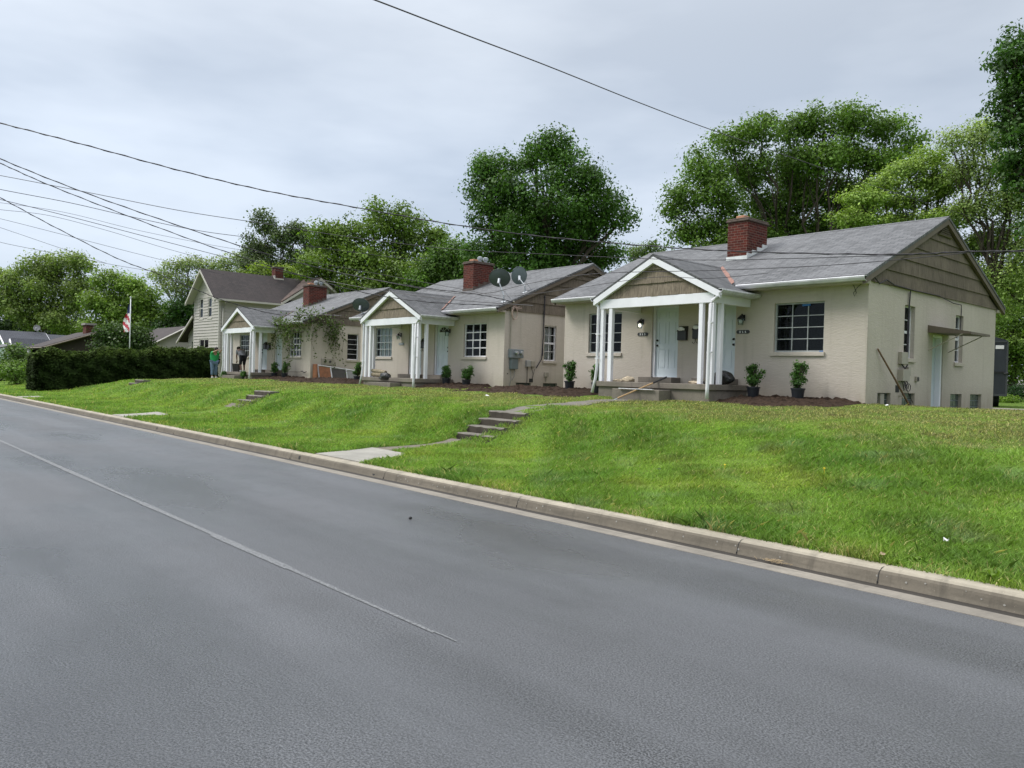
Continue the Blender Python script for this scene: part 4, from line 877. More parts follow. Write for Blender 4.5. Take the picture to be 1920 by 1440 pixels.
mb = MB(); mb.box(-54.55, -53.95, 25.0, 25.6, 7.6, 9.0); c_ = mb.build('chimney', M['brick'], rt); mb = MB(); mb.box(-54.6, -53.9, 24.95, 25.65, 9.0, 9.08); mb.build('chimney_cap', M['mortar'], c_); mb = MB(); mb.box(-54.6, -53.90, 24.93, 24.99, 8.15, 8.42); mb.box(-53.95, -53.90, 24.99, 25.64, 8.0, 8.25); mb.build('flashing', M['vinyl_trim'], c_)
mb = MB(); facade(mb, (-58.6, 20.6), (1, 0), (0, 1), .7, 4.0, 2.15, [(.55, 1.9, 2.6, 3.55)], .06, lap=.2); mb.poly([(-58.6, 20.6, 4.0), (-56.45, 20.6, 4.0), (-56.45, 20.6, 5.28), (-58.6, 20.6, 4.04)]); mb.build('lean_to_wall', M['vinyl'], T)
window(T, (-58.6, 20.6), (1, 0), (0, 1), .55, 1.9, 2.6, 3.55, 2, 1, d=.03, fr=.08, mat=M['vinyl_trim'], sill=False, bar=.08)
mb = MB(); mb.slab([(-59.6, 20.1, 3.55), (-56.47, 20.1, 5.35), (-56.47, 26, 5.35), (-59.6, 26, 3.55)], .1); lr = mb.build('lean_to_roof', M['shingle_brown'], T)
mb = MB(); mb.hexa([(-59.62, 20.04, 3.30), (-59.62, 20.14, 3.30), (-56.47, 20.14, 5.12), (-56.47, 20.04, 5.12), (-59.62, 20.04, 3.45), (-59.62, 20.14, 3.45), (-56.47, 20.14, 5.26), (-56.47, 20.04, 5.26)]); mb.build('lean_to_fascia', M['vinyl_trim'], lr)

# ------------------------------------------------------------------ low houses beyond the hedge
def lowhouse(name, loc, label, walls, roofs, wmat, rmat, trim, extra=None):
    R = empty(name, loc, label, 'house')
    mb = MB()
    for w in walls: mb.box(*w)
    mb.build('wall', wmat, R)
    mb = MB()
    for q in roofs: mb.slab(q, .12)
    rf = mb.build('roof', rmat, R)
    mb = MB()
    for t in trim: mb.tube(t, .10, 4)
    if trim: mb.build('fascia', M['white'], R)
    return R, rf
def gabled(par, c, L_, W_, zb, ze_, zr_, alongx, wm, rm, trimm, name='roof', ov=.4, cut=None):
    """gabled block: c centre (x,y), L_ length along ridge, W_ width"""
    cx, cy = c; mb = MB(); h, w = L_/2, W_/2
    P3 = (lambda a, b, z: (cx+a, cy+b, z)) if alongx else (lambda a, b, z: (cx+b, cy+a, z))
    mb.hexa([P3(-h, -w, zb), P3(h, -w, zb), P3(h, w, zb), P3(-h, w, zb), P3(-h, -w, ze_), P3(h, -w, ze_), P3(h, w, ze_), P3(-h, w, ze_)])
    for s in (-h, h): mb.poly([P3(s, -w, ze_), P3(s, w, ze_), P3(s, 0, zr_-.1)])
    mb.build('wall', wm, par)
    sl_ = (zr_-ze_)/w; mb = MB()
    for s in (-1, 1): mb.slab([P3(-h-ov, 0, zr_), P3(h+ov, 0, zr_), P3(h+ov, s*(w+ov), zr_-sl_*(w+ov)), P3(-h-ov, s*(w+ov), zr_-sl_*(w+ov))], .12)
    rf_ = mb.build(name, rm, par)
    mb = MB()
    for e in (-h-ov-.03, h+ov+.03):
        for s in (-1, 1): mb.tube([P3(e, 0, zr_-.1), P3(e, s*(w+ov), zr_-sl_*(w+ov)-.1)], .07, 4)
    for s in (-1, 1): mb.tube([P3(-h-ov, s*(w+ov+.03), zr_-sl_*(w+ov)-.1), P3(h+ov, s*(w+ov+.03), zr_-sl_*(w+ov)-.1)], .06, 4)
    mb.build('fascia', trimm, rf_)
    return rf_
R = empty('low_house', (-72.5, 12.5, .6), 'low house with blue black roof and white gable trim beyond the hedge', 'house')
gabled(R, (-73, 14.6), 6.4, 7.6, .6, 2.85, 3.98, False, M['pale_green'], M['shingle_dark'], M['white'], ov=.4)
gabled(R, (-72.4, 12.5), 2.5, 6.4, .6, 2.9, 4.10, False, M['pale_green'], M['shingle_dark'], M['white'], ov=.35)
gabled(R, (-68.2, 12.5), 2.3, 2.2, 2.2, 2.65, 3.42, False, M['pale_green'], M['shingle_dark'], M['white'], ov=.3)
mb = MB(); mb.slab([(-69, 8.7, 2.35), (-66.5, 8.7, 2.3), (-66.5, 11.3, 3.0), (-70, 11.3, 3.1)], .12); mb.build('porch_roof', M['shingle'], R)
for y_ in (8.9, 12.0): mb = MB(); mb.box(-66.8, -66.6, y_-.09, y_+.09, .5, 2.6); mb.build('porch_post', M['white'], R)
dish((-72.4, 13.6, 4.05), (-72.3, 13.5, 4.42), .24, .24, (.9, -.3, .3), 'small round pale dish on the blue black roof', M['screen_light'])
R = empty('low_house', (-65.5, 15.6, .8), 'low house with shallow brown roof and brick chimney behind the hedge', 'house')
rfB = gabled(R, (-65.5, 15.6), 6, 6.4, .8, 2.95, 4.08, True, plain('dark brown boards', (.04, .03, .024), .8), M['shingle_brown'], M['taupe'], ov=.45)
mb = MB(); mb.box(-64.5, -63.6, 15.0, 15.6, 3.2, 4.5); cc = mb.build('chimney', M['brick'], rfB); mb = MB(); mb.box(-64.6, -63.5, 14.9, 15.7, 4.5, 4.64); mb.build('chimney_cap', M['concrete_new'], cc)
R = empty('low_house', (-63, 20.9, .8), 'low dark roofed house between the flagpole and the two storey house', 'house')
gabled(R, (-63.6, 21.0), 6, 4.8, .8, 3.35, 4.70, True, M['vinyl_trim'], M['shingle_brown'], M['vinyl_trim'], ov=.4)

# shed and trailer behind the nearest bungalow
TR = empty('trailer', (-10.02, 35.0, .9), 'dark enclosed trailer parked behind the nearest bungalow', 'trailer')
mb = MB(); x0, x1, y0, y1 = -12.35, -10.02, 35.0, 39.5; n = 10
prof = [(x0, y0, 1.36), (x1, y0, 1.36), (x1, y0, 3.55)]+[(x1-(x1-x0)*i/n, y0, 3.55+.26*math.sin(PI*i/n)) for i in range(1, n)]+[(x0, y0, 3.55)]
mb.prism(prof, (0, y1-y0, 0)); bd = mb.build('body', M['trailer'], TR)
mb = MB(); mb.box(x0+.05, x1-.03, y0-.04, y0-.002, 3.48, 3.54); mb.box(x1-.05, x1+.01, y0-.035, y0-.002, 1.36, 3.5); mb.box(x0, x1, y0-.05, y0-.002, 1.36, 1.44); mb.build('rear_frame', plain('dark trailer frame', (.05, .055, .06), .5), TR)
mb = MB(); mb.box(x1-.75, x1-.10, y0-.05, y0-.003, 2.28, 2.33); mb.tube([(x1-.12, y0-.05, 2.25), (x1+.03, y0-.06, 2.27)], .03, 6); mb.build('door_bar', M['black'], TR)
mb = MB(); mb.box(x1-.42, x1-.14, y0-.02, y0-.004, 3.22, 3.36); mb.box(x1-.95, x1-.88, y0-.02, y0-.004, 2.25, 2.40); mb.build('sticker', M['litter'], TR)
for xx in (x0+.3, x1-.25):
    mb = MB(); mb.tube([(xx-.12, 37.2, 1.22), (xx+.12, 37.2, 1.22)], .33, 18); w_ = mb.build('wheel', M['plastic'], TR); mb = MB(); mb.tube([(xx+.10, 37.2, 1.22), (xx+.135, 37.2, 1.22)], .17, 12); mb.build('rim', M['steel'], w_)
TR.rotation_euler = (0, 0, math.radians(20))
SH = empty('shed', tuple(at(1905, 745, 62)), 'low white building with grey metal roof far behind the trailer', 'shed')
s = at(1912, 728, 62); mb = MB(); mb.box(s[0]-2.2, s[0]+6, s[1], s[1]+4, .5, 1.55); mb.build('wall', M['dirty_white'], SH); mb = MB(); mb.slab([(s[0]-2.6, s[1]-.5, 1.5), (s[0]+6.5, s[1]-.5, 1.5), (s[0]+6.2, s[1]+2.4, 2.75), (s[0]-1.8, s[1]+2.4, 2.75)], .08); mb.slab([(s[0]+6.5, s[1]+5, 1.5), (s[0]-2.6, s[1]+5, 1.5), (s[0]-1.8, s[1]+2.4, 2.751), (s[0]+6.2, s[1]+2.4, 2.751)], .08); mb.build('roof', M['shedroof'], SH)

# ------------------------------------------------------------------ vegetation
def rand_dirs(n):
    v = RNG.normal(size=(n, 3)); return v/np.linalg.norm(v, axis=1)[:, None]
def leafquads(C, size, nrm, aspect=.62, fold=.25):
    """rhombic leaves centred at C with normals nrm"""
    n = len(C); t = np.cross(nrm, rand_dirs(n)); t /= np.linalg.norm(t, axis=1)[:, None]+1e-9; b = np.cross(nrm, t)
    s = size[:, None]
    return np.stack([C-t*s*.5, C+b*s*aspect*.5+nrm*s*fold*.3, C+t*s*.5, C-b*s*aspect*.5+nrm*s*fold*.3], 1)
KC, CS, LS = 1.0, 1.0, 1.0
def crown(lobes, nclump, per, csize, lsize, base, var, seed=1, shell=.55, flat=.75, up=.35):
    """leaves in clumps spread through the lobes; lobes = (centre, radius vector)"""
    global RNG
    RNG = np.random.default_rng(seed)
    nclump = int(nclump*KC); csize = csize*CS; lsize = lsize*LS
    vol = np.array([l[1][0]*l[1][1]*l[1][2] for l in lobes])**.67; vol /= vol.sum()
    pts, cc, nn = [], [], []; clumps = []
    for (c, r), w in zip(lobes, vol):
        k = max(4, int(nclump*w)); d = rand_dirs(k); rad = shell+(1-shell)*RNG.random(k)**.6
        rad *= 1+.12*np.sin(d[:, 0]*5+seed)*np.sin(d[:, 2]*6+seed*2)+.09*np.sin(d[:, 1]*11+d[:, 2]*9)
        P = np.array(c)+d*rad[:, None]*np.array(r); tone = (RNG.random(k)*.7+.65)*RNG.uniform(.8, 1.2); hue = RNG.random(k)
        clumps.append(P)
        m = RNG.poisson(per, k)+2; idx = np.repeat(np.arange(k), m)
        cs = csize*(.6+.8*RNG.random(k))[idx]
        off = np.clip(RNG.normal(size=(len(idx), 3)), -1.7, 1.7)*np.stack([cs, cs, cs*flat], 1)
        pts.append(P[idx]+off)
        # leaves towards the top of a clump get a paler colour
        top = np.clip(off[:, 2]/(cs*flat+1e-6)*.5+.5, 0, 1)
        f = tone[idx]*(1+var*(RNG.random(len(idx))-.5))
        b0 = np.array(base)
        pale_top = np.stack([b0[0]*1.5*np.ones(len(idx)), b0[1]*1.25*np.ones(len(idx)), b0[2]*1.1*np.ones(len(idx))], 1)
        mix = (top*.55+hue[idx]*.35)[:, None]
        cc.append((b0*(1-mix)+pale_top*mix)*f[:, None])
        n = off/(np.linalg.norm(off, axis=1)[:, None]+1e-6)*.6+d[idx]*.4+np.array([0, 0, up])+RNG.normal(size=(len(idx), 3))*.55
        nn.append(n/np.linalg.norm(n, axis=1)[:, None])
    P = np.concatenate(pts); Cc = np.concatenate(cc); Nn = np.concatenate(nn)
    sz = lsize*(.45+1.1*RNG.random(len(P))**1.5)
    return leafquads(P, sz, Nn), np.clip(Cc, .002, .9), clumps
def limb(mb, a, b, r0, r1, rg, n=5, wob=.06):
    a, b = Vector(a), Vector(b); L_ = (b-a).length; pts, rs = [], []
    for i in range(n+1):
        t = i/n; p = a.lerp(b, t)+Vector((rg.uniform(-1, 1), rg.uniform(-1, 1), rg.uniform(-.6, 1)))*wob*L_*math.sin(PI*t); pts.append(p); rs.append(r0+(r1-r0)*t)
    mb.tube(pts, rs, 6, False); return pts
def tree(name, label, foot, lobes, nclump=300, per=30, csize=.45, lsize=.2, base=(.045, .10, .02), var=.6, seed=1, r=.3, fork=.4, shell=.55, twigs=5, cat='tree', group='trees behind the houses', bark=None, up=.35, flat=.75, stems=1):
    R = empty(name, tuple(foot), label, cat, group); rg = random.Random(seed)
    sub = []; rs_ = np.random.default_rng(seed+500)
    for (c, rr) in lobes:
        sub.append((c, tuple(np.array(rr)*.80)))
        for _ in range(5):
            dv = rs_.normal(size=3); dv[2] = abs(dv[2])*.9-.25; dv /= np.linalg.norm(dv); k = rs_.uniform(.28, .46)
            sub.append((tuple(np.array(c)+dv*np.array(rr)*rs_.uniform(.66, .98)), tuple(np.array(rr)*k*np.array([1, 1, .8]))))
    Q, Cc, clumps = crown(sub, nclump, per, csize, lsize, base, var, seed, shell, flat, up); clumps = clumps[::6]
    foot = Vector(foot); top = max(c[2] for c, _ in lobes); cen = Vector(np.mean([l[0] for l in lobes], axis=0))
    low = min(c[2]-r_[2] for c, r_ in lobes)
    mb = MB(); fk = []
    for s_ in range(stems):
        off = Vector((rg.uniform(-1, 1), rg.uniform(-.5, .5), 0))*(stems-1)*.9
        f = foot+off; k = f.lerp(Vector((cen.x, cen.y, foot.z+(top-foot.z)*fork)), .9)+off*.6; k.z = foot.z+(top-foot.z)*fork
        limb(mb, f, k, r, r*.6, rg, 6, .02); fk.append((k, r*.6))
    for (c, rr), P in zip(lobes, clumps):
        c = Vector(c); k, kr = min(fk, key=lambda q: (q[0]-c).length)
        e = c-Vector((0, 0, rr[2]*.35))
        pts = limb(mb, k-Vector((0, 0, .2)), e, kr*.8, kr*.3, rg, 6, .07)
        idx = rg.sample(range(len(P)), min(twigs, len(P)))
        for i in idx: limb(mb, pts[rg.randint(3, 6)], Vector(P[i]), kr*.22, kr*.05, rg, 3, .08)
    mb.build('trunk', bark or M['bark'], R, smooth=True)
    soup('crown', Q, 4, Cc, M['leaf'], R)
    return R
def LB(px, py, rp, d, sy=1.0, sz=.9):
    c = at(px, py, d); r_ = rp*d/FPX; return (tuple(c), (r_, r_*sy, r_*sz))
def foot(px, d):
    p = at(px, 700, d); return (p[0], p[1], .9)
KC, CS, LS = 2.4, .80, .80
# big dark maple behind the middle bungalow
d = 46
tree('maple_tree', 'tall dark green maple standing alone above the middle bungalow', foot(1028, d),
     [LB(1030, 270, 36, d), LB(1005, 300, 36, d), LB(1060, 300, 38, d), LB(940, 325, 50, d+1), LB(1100, 345, 50, d), LB(905, 320, 26, d), LB(1025, 370, 75, d-1), LB(920, 365, 42, d), LB(915, 410, 40, d), LB(1120, 390, 55, d), LB(1155, 415, 32, d), LB(970, 430, 66, d), LB(1070, 440, 70, d+1), LB(910, 480, 46, d+1), LB(990, 500, 60, d), LB(1090, 490, 55, d+2), LB(1035, 520, 60, d), LB(1140, 480, 34, d+2)],
     nclump=900, per=34, csize=.42, lsize=.21, base=(.052, .13, .018), seed=11, r=.42, fork=.35, shell=.5, twigs=7)
# broad tree with several stems behind the nearest bungalow
d = 52
tree('broad_tree', 'broad rounded green tree with several stems behind the nearest bungalow chimney', foot(1480, d),
     [LB(1325, 315, 46, d), LB(1375, 270, 40, d), LB(1430, 245, 40, d), LB(1490, 250, 40, d+1), LB(1545, 232, 40, d), LB(1605, 232, 42, d), LB(1660, 245, 38, d), LB(1705, 275, 30, d), LB(1290, 375, 38, d), LB(1345, 365, 50, d), LB(1410, 320, 50, d+1), LB(1475, 310, 50, d+2), LB(1535, 300, 48, d), LB(1595, 295, 46, d+1), LB(1650, 305, 44, d), LB(1300, 430, 36, d), LB(1365, 430, 50, d), LB(1340, 475, 40, d-1), LB(1430, 400, 46, d+3), LB(1495, 380, 46, d+3), LB(1560, 365, 44, d+3), LB(1620, 365, 46, d+2), LB(1440, 460, 46, d+1), LB(1520, 440, 46, d+2), LB(1265, 400, 18, d), LB(1275, 440, 20, d), LB(1590, 430, 45, d+2), LB(1400, 500, 50, d), LB(1480, 480, 50, d+3), LB(1440, 430, 50, d+4), LB(1540, 450, 50, d+4), LB(1600, 400, 46, d+4), LB(1500, 350, 50, d+4)],
     nclump=1800, per=28, csize=.5, lsize=.23, base=(.095, .185, .03), seed=23, r=.24, fork=.30, shell=.35, twigs=6, stems=4)
# yellow green tree in front of it
d = 42
tree('young_tree', 'bright yellow green tree over the ridge of the nearest bungalow', foot(1700, d),
     [LB(1750, 300, 32, d), LB(1705, 320, 38, d, sz=.6), LB(1660, 345, 36, d, sz=.5), LB(1615, 375, 40, d, sz=.5), LB(1690, 375, 50, d, sz=.6), LB(1765, 350, 45, d, sz=.7), LB(1585, 410, 30, d, sz=.45), LB(1640, 420, 50, d, sz=.5), LB(1720, 425, 55, d, sz=.6), LB(1790, 410, 50, d, sz=.7), LB(1830, 460, 45, d, sz=.7), LB(1780, 340, 30, d), LB(1800, 500, 40, d)],
     nclump=640, per=26, csize=.40, lsize=.17, base=(.175, .285, .055), seed=5, r=.20, fork=.42, shell=.3, twigs=7, flat=.45, up=.8)
# airy tree with open forked branches at the right
d = 40
tree('airy_tree', 'airy light green tree with dark forked limbs right of the side gable', foot(1842, d),
     [LB(1870, 255, 36, d), LB(1825, 270, 34, d), LB(1785, 265, 24, d), LB(1905, 310, 42, d), LB(1850, 330, 42, d), LB(1800, 320, 30, d), LB(1890, 390, 45, d), LB(1935, 370, 50, d), LB(1860, 450, 45, d+1), LB(1920, 480, 50, d), LB(1830, 390, 40, d), LB(1955, 430, 50, d), LB(1880, 520, 45, d), LB(1930, 560, 50, d), LB(1840, 240, 20, d)],
     nclump=1050, per=17, csize=.42, lsize=.15, base=(.20, .30, .09), seed=31, r=.17, fork=.46, shell=.2, twigs=8, up=.6)
# dark maple whose edge enters at the top right
d = 27
tree('maple_tree', 'dark maple boughs reaching in from beyond the upper right', foot(2080, d),
     [LB(1898, 200, 40, d), LB(1915, 260, 42, d), LB(1905, 310, 30, d), LB(1920, 120, 52, d), LB(1903, 125, 50, d), LB(1943, 80, 50, d), LB(1898, 170, 34, d), LB(1953, 170, 60, d), LB(1908, 235, 34, d), LB(1943, 235, 40, d), LB(1923, 290, 36, d), LB(1958, 300, 52, d), LB(1993, 130, 80, d), LB(2028, 220, 90, d), LB(2018, 340, 90, d), LB(2108, 200, 110, d), LB(2108, 340, 110, d), LB(1923, 350, 34, d), LB(2058, 80, 70, d), LB(1988, 420, 60, d), LB(2224, 200, 150, d), LB(2244, 400, 140, d), LB(2404, 280, 170, d), LB(2284, 20, 150, d), LB(2134, 480, 90, d)],
     nclump=1500, per=30, csize=.27, lsize=.16, base=(.038, .10, .015), seed=44, r=.35, fork=.45, shell=.45, twigs=8, flat=.5)
# undergrowth and trees right of the house
d = 58
tree('backyard_tree', 'mid green leafy tree mass behind the trailer', foot(1890, d),
     [LB(1880, 560, 60, d), LB(1940, 540, 60, d), LB(1900, 620, 60, d), LB(1880, 670, 50, d), LB(1950, 640, 60, d), LB(1920, 700, 40, d)],
     nclump=460, per=26, csize=.5, lsize=.24, base=(.10, .18, .03), seed=51, r=.3, fork=.4, twigs=8)
def bush(name, label, c, rad, n, per, csize, lsize, base, seed, cat='bush', group=None, var=.6):
    R = empty(name, (c[0], c[1], Hs(c[0], c[1])), label, cat, group)
    Q, Cc, cl = crown([(c, rad)], n, per, csize, lsize, base, var, seed, .35); soup('foliage', Q, 4, Cc, M['leaf'], R)
    mb = MB(); rg = random.Random(seed); b = Vector((c[0], c[1], Hs(c[0], c[1])-.05))
    for i in rg.sample(range(len(cl[0])), min(8, len(cl[0]))): limb(mb, b, Vector(cl[0][i]), .03, .008, rg, 3, .05)
    mb.build('stem', M['bark'], R)
    return R
s = at(1910, 742, 48); bush('dark_bush', 'small dark round bush in front of the far shed', (s[0], s[1], 1.45), (.65, .6, .6), 60, 22, .16, .10, (.02, .06, .015), 61)
s = at(1888, 752, 44); bush('weed_patch', 'bright yellow green weed patch beside the trailer wheel', (s[0], s[1], 1.05), (.7, .5, .22), 40, 22, .14, .10, (.14, .26, .03), 62, cat='plant')
# middle and left background trees
d = 60
tree('mulberry_tree', 'light green spreading tree above the middle bungalow porch', foot(690, d),
     [LB(650, 440, 45, d), LB(700, 425, 42, d), LB(755, 420, 36, d), LB(610, 450, 40, d), LB(640, 500, 55, d), LB(720, 490, 60, d), LB(790, 460, 40, d), LB(600, 510, 45, d-2), LB(680, 540, 55, d-2), LB(770, 520, 55, d-2), LB(820, 450, 28, d)],
     nclump=620, per=26, csize=.52, lsize=.27, base=(.10, .18, .026), seed=71, r=.32, fork=.4, shell=.45, twigs=8)
d = 56
tree('round_tree', 'deep green rounded tree left of the tall maple', foot(850, d), [LB(850, 480, 40, d), LB(820, 510, 45, d), LB(880, 510, 45, d), LB(790, 540, 40, d), LB(860, 540, 50, d), LB(900, 540, 40, d)],
     nclump=420, per=28, csize=.48, lsize=.25, base=(.06, .13, .02), seed=72, r=.3, fork=.4)
d = 82
tree('poplar_tree', 'grey green slender tree rising behind the two storey house chimney', foot(510, d), [LB(495, 420, 20, d, sz=1.6), LB(480, 470, 30, d), LB(530, 450, 24, d), LB(505, 500, 36, d), LB(555, 440, 26, d), LB(560, 490, 28, d), LB(585, 470, 26, d), LB(470, 505, 26, d)],
     nclump=420, per=22, csize=.5, lsize=.30, base=(.085, .135, .055), seed=73, r=.3, fork=.5, shell=.2, twigs=10)
d = 74
tree('young_tree', 'low yellow green tree crown just over the two storey house ridge', foot(520, d), [LB(490, 515, 22, d), LB(530, 512, 22, d), LB(560, 520, 18, d), LB(460, 520, 14, d), LB(510, 560, 30, d)], nclump=150, per=26, csize=.42, lsize=.28, base=(.13, .21, .025), seed=74, r=.2, fork=.5)
d = 85
tree('sparse_tree', 'thin spring tree with pale leaves above the two storey house left gable', foot(345, d), [LB(330, 500, 22, d), LB(355, 495, 22, d), LB(300, 520, 22, d), LB(340, 540, 35, d), LB(375, 500, 16, d), LB(375, 540, 25, d)], nclump=210, per=13, csize=.5, lsize=.27, base=(.2, .28, .12), seed=75, r=.22, fork=.5, shell=.15, twigs=12)
tree('sparse_tree', 'thin pale tree just right of the two storey house left gable', foot(432, d), [LB(425, 495, 20, d), LB(400, 500, 18, d), LB(450, 488, 18, d), LB(435, 530, 30, d)], nclump=130, per=13, csize=.5, lsize=.27, base=(.2, .28, .12), seed=76, r=.2, fork=.5, shell=.15, twigs=12)
d = 90
tree('spring_tree', 'round topped light green tree at the far left', foot(80, d), [LB(70, 500, 32, d), LB(110, 495, 30, d), LB(150, 500, 26, d), LB(35, 530, 32, d), LB(90, 545, 45, d), LB(150, 550, 36, d), LB(10, 560, 40, d), LB(60, 590, 45, d), LB(130, 600, 45, d), LB(0, 520, 20, d)], nclump=640, per=24, csize=.6, lsize=.33, base=(.15, .23, .06), seed=77, r=.35, fork=.4, shell=.35, twigs=10)
d = 86
tree('spring_tree', 'bushy green tree behind the flag', foot(235, d), [LB(205, 530, 28, d), LB(240, 540, 30, d), LB(185, 570, 35, d), LB(225, 590, 42, d), LB(270, 560, 32, d), LB(280, 600, 36, d), LB(190, 620, 35, d), LB(250, 630, 35, d), LB(310, 590, 30, d)], nclump=560, per=26, csize=.6, lsize=.32, base=(.135, .235, .04), seed=78, r=.35, fork=.4, shell=.4)
d = 54
tree('dark_garden_tree', 'low dark green tree between the flagpole and the brick chimneyed low house', foot(235, d), [LB(215, 625, 24, d), LB(250, 630, 26, d), LB(225, 652, 28, d), LB(268, 648, 22, d), LB(200, 655, 20, d)], nclump=180, per=26, csize=.35, lsize=.22, base=(.04, .085, .018), seed=85, r=.15, fork=.4)
d = 84
tree('dark_tree', 'dark green tree touching the left wall of the two storey house', foot(345, d), [LB(345, 585, 30, d), LB(320, 620, 30, d), LB(355, 625, 25, d), LB(300, 640, 26, d)], nclump=210, per=28, csize=.5, lsize=.32, base=(.03, .08, .014), seed=79, r=.3, fork=.4)
tree('dark_tree', 'dark green tree at the left edge behind the low house', foot(20, 95), [LB(-10, 600, 45, 95), LB(30, 625, 40, 95), LB(70, 620, 35, 95), LB(0, 650, 40, 95), LB(110, 620, 30, 95), LB(150, 630, 25, 95)], nclump=330, per=26, csize=.6, lsize=.36, base=(.026, .062, .014), seed=80, r=.3, fork=.4)  # even dark green leaf base
d = 66
tree('small_tree', 'small pale tree top between the maple and the nearest bungalow roof', foot(1210, d), [LB(1215, 470, 22, d), LB(1190, 480, 20, d), LB(1245, 478, 16, d), LB(1215, 510, 35, d)], nclump=130, per=18, csize=.45, lsize=.23, base=(.10, .17, .05), seed=81, r=.2, fork=.5, shell=.2, twigs=8)
tree('filler_tree', 'far green tree line seen between the bungalow roofs', foot(640, 95), [LB(600, 560, 60, 95), LB(680, 570, 60, 95), LB(760, 570, 60, 95), LB(540, 560, 40, 95), LB(840, 570, 60, 95), LB(930, 560, 50, 95)], nclump=420, per=24, csize=.8, lsize=.42, base=(.04, .09, .018), seed=82, r=.4, fork=.4)
tree('filler_tree', 'far green tree line behind the backyard of the nearest bungalow', foot(1960, 85), [LB(1860, 640, 60, 85), LB(1930, 600, 70, 85), LB(2000, 560, 80, 85), LB(1960, 660, 60, 85), LB(1250, 560, 60, 85), LB(1180, 570, 60, 85)], nclump=480, per=24, csize=.8, lsize=.40, base=(.05, .11, .02), seed=83, r=.4, fork=.4)

KC, CS, LS = 1.0, 1.0, 1.0
# hedge
HG = empty('hedge', (-47.8, 13.5, .5), 'long dark clipped yew hedge running back from the street', 'hedge')
rg_ = np.random.default_rng(91)
def hedge_shell(n):
    y = rg_.uniform(8.9, 18.3, n); t = (y-8.9)/9.4; zb_ = H(np.full(n, -47.8), y)-.02; zt_ = 2.12+.62*t+.08*np.sin(y*2.1)+.06*np.sin(y*4.7+1)
    face = rg_.random(n); x = np.where(face < .5, -46.95+.10*np.sin(y*3.3), rg_.uniform(-48.8, -46.95, n)); z = np.where(face < .5, zb_+(zt_-zb_)*rg_.random(n), zt_)
    lump = .16*np.sin(y*2.6+z*2.2)*np.sin(z*4.1+y*1.3)+.09*np.sin(y*7.3+z*5.1)*np.sin(y*3.9-z*7.7); x = x+np.where(face < .5, lump, 0)+rg_.normal(size=n)*.07; z = z+np.where(face < .5, 0, .13*np.sin(x*4+y*5.3)*np.sin(y*2.9+x*3))+rg_.normal(size=n)*.05
    th = (z-zb_)/(zt_-zb_); x = np.where(face < .5, x-.34*np.clip((th-.72)/.28, 0, 1)**2, x); z = np.where(face < .5, z, z-.26*np.clip(np.abs(x+47.9)/.95, 0, 1.1)**4)
    e = face > .86; y = np.where(e, 8.9+.12*np.sin(z*5)+rg_.normal(size=n)*.08, y); z = np.where(e, .1+2.05*rg_.random(n), z)
    return np.stack([x, y, z], 1), face
P, face = hedge_shell(52000)
nr = np.where((face < .5)[:, None], [1, 0, .35], [0.2, -.3, 1.])+rg_.normal(size=P.shape)*.45; nr /= np.linalg.norm(nr, axis=1)[:, None]
tone = (.7+.6*rg_.random(len(P)))*(.8+.3*np.sin(P[:, 1]*3+P[:, 2]*5)*np.sin(P[:, 0]*4+P[:, 1]*7))
pale_top = sstep(P[:, 2]-(2.12+.62*(P[:, 1]-8.9)/9.4), -.55, .05)[:, None]*rg_.random((len(P), 1))  # leaves get paler towards the hedge top
Cc = (np.array([.022, .040, .009])*(1-pale_top)+np.array([.095, .145, .026])*pale_top)*tone[:, None]
RNG = rg_
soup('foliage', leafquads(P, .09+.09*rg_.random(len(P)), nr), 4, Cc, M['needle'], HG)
mb = MB(); n = 12
for i in range(n):
    ya, yb_ = 9.1+9.0*i/n, 9.1+9.0*(i+1)/n; za_, zb_ = 1.92+.62*i/n, 1.92+.62*(i+1)/n; ga, gb = Hs(-47.8, ya)-.1, Hs(-47.8, yb_)-.1
    mb.hexa([(-48.6, ya, ga), (-47.25, ya, ga), (-47.25, yb_, gb), (-48.6, yb_, gb), (-48.4, ya, za_-.12), (-47.5, ya, za_-.12), (-47.5, yb_, zb_-.12), (-48.4, yb_, zb_-.12)])
mb.build('inner_branches', plain('hedge inner twigs', (.012, .016, .008), .95, .4, 9), HG)
s = at(30, 690, 54); bush('garden_bush', 'taller mid green bush left of the dark hedge', (s[0], s[1], 1.75), (.95, .9, 1.15), 110, 24, .25, .17, (.06, .12, .02), 95, group='bushes left of the hedge')
s = at(34, 702, 50); bush('garden_bush', 'low bright green bush at the foot of the taller one', (s[0], s[1], 1.0), (1.1, 1.0, .75), 90, 24, .22, .15, (.085, .165, .025), 96, group='bushes left of the hedge')
s = at(0, 694, 56); bush('garden_bush', 'small bush at the left edge of the far lawn', (s[0], s[1], 1.1), (.8, .8, .8), 60, 22, .2, .15, (.05, .11, .02), 97, group='bushes left of the hedge')
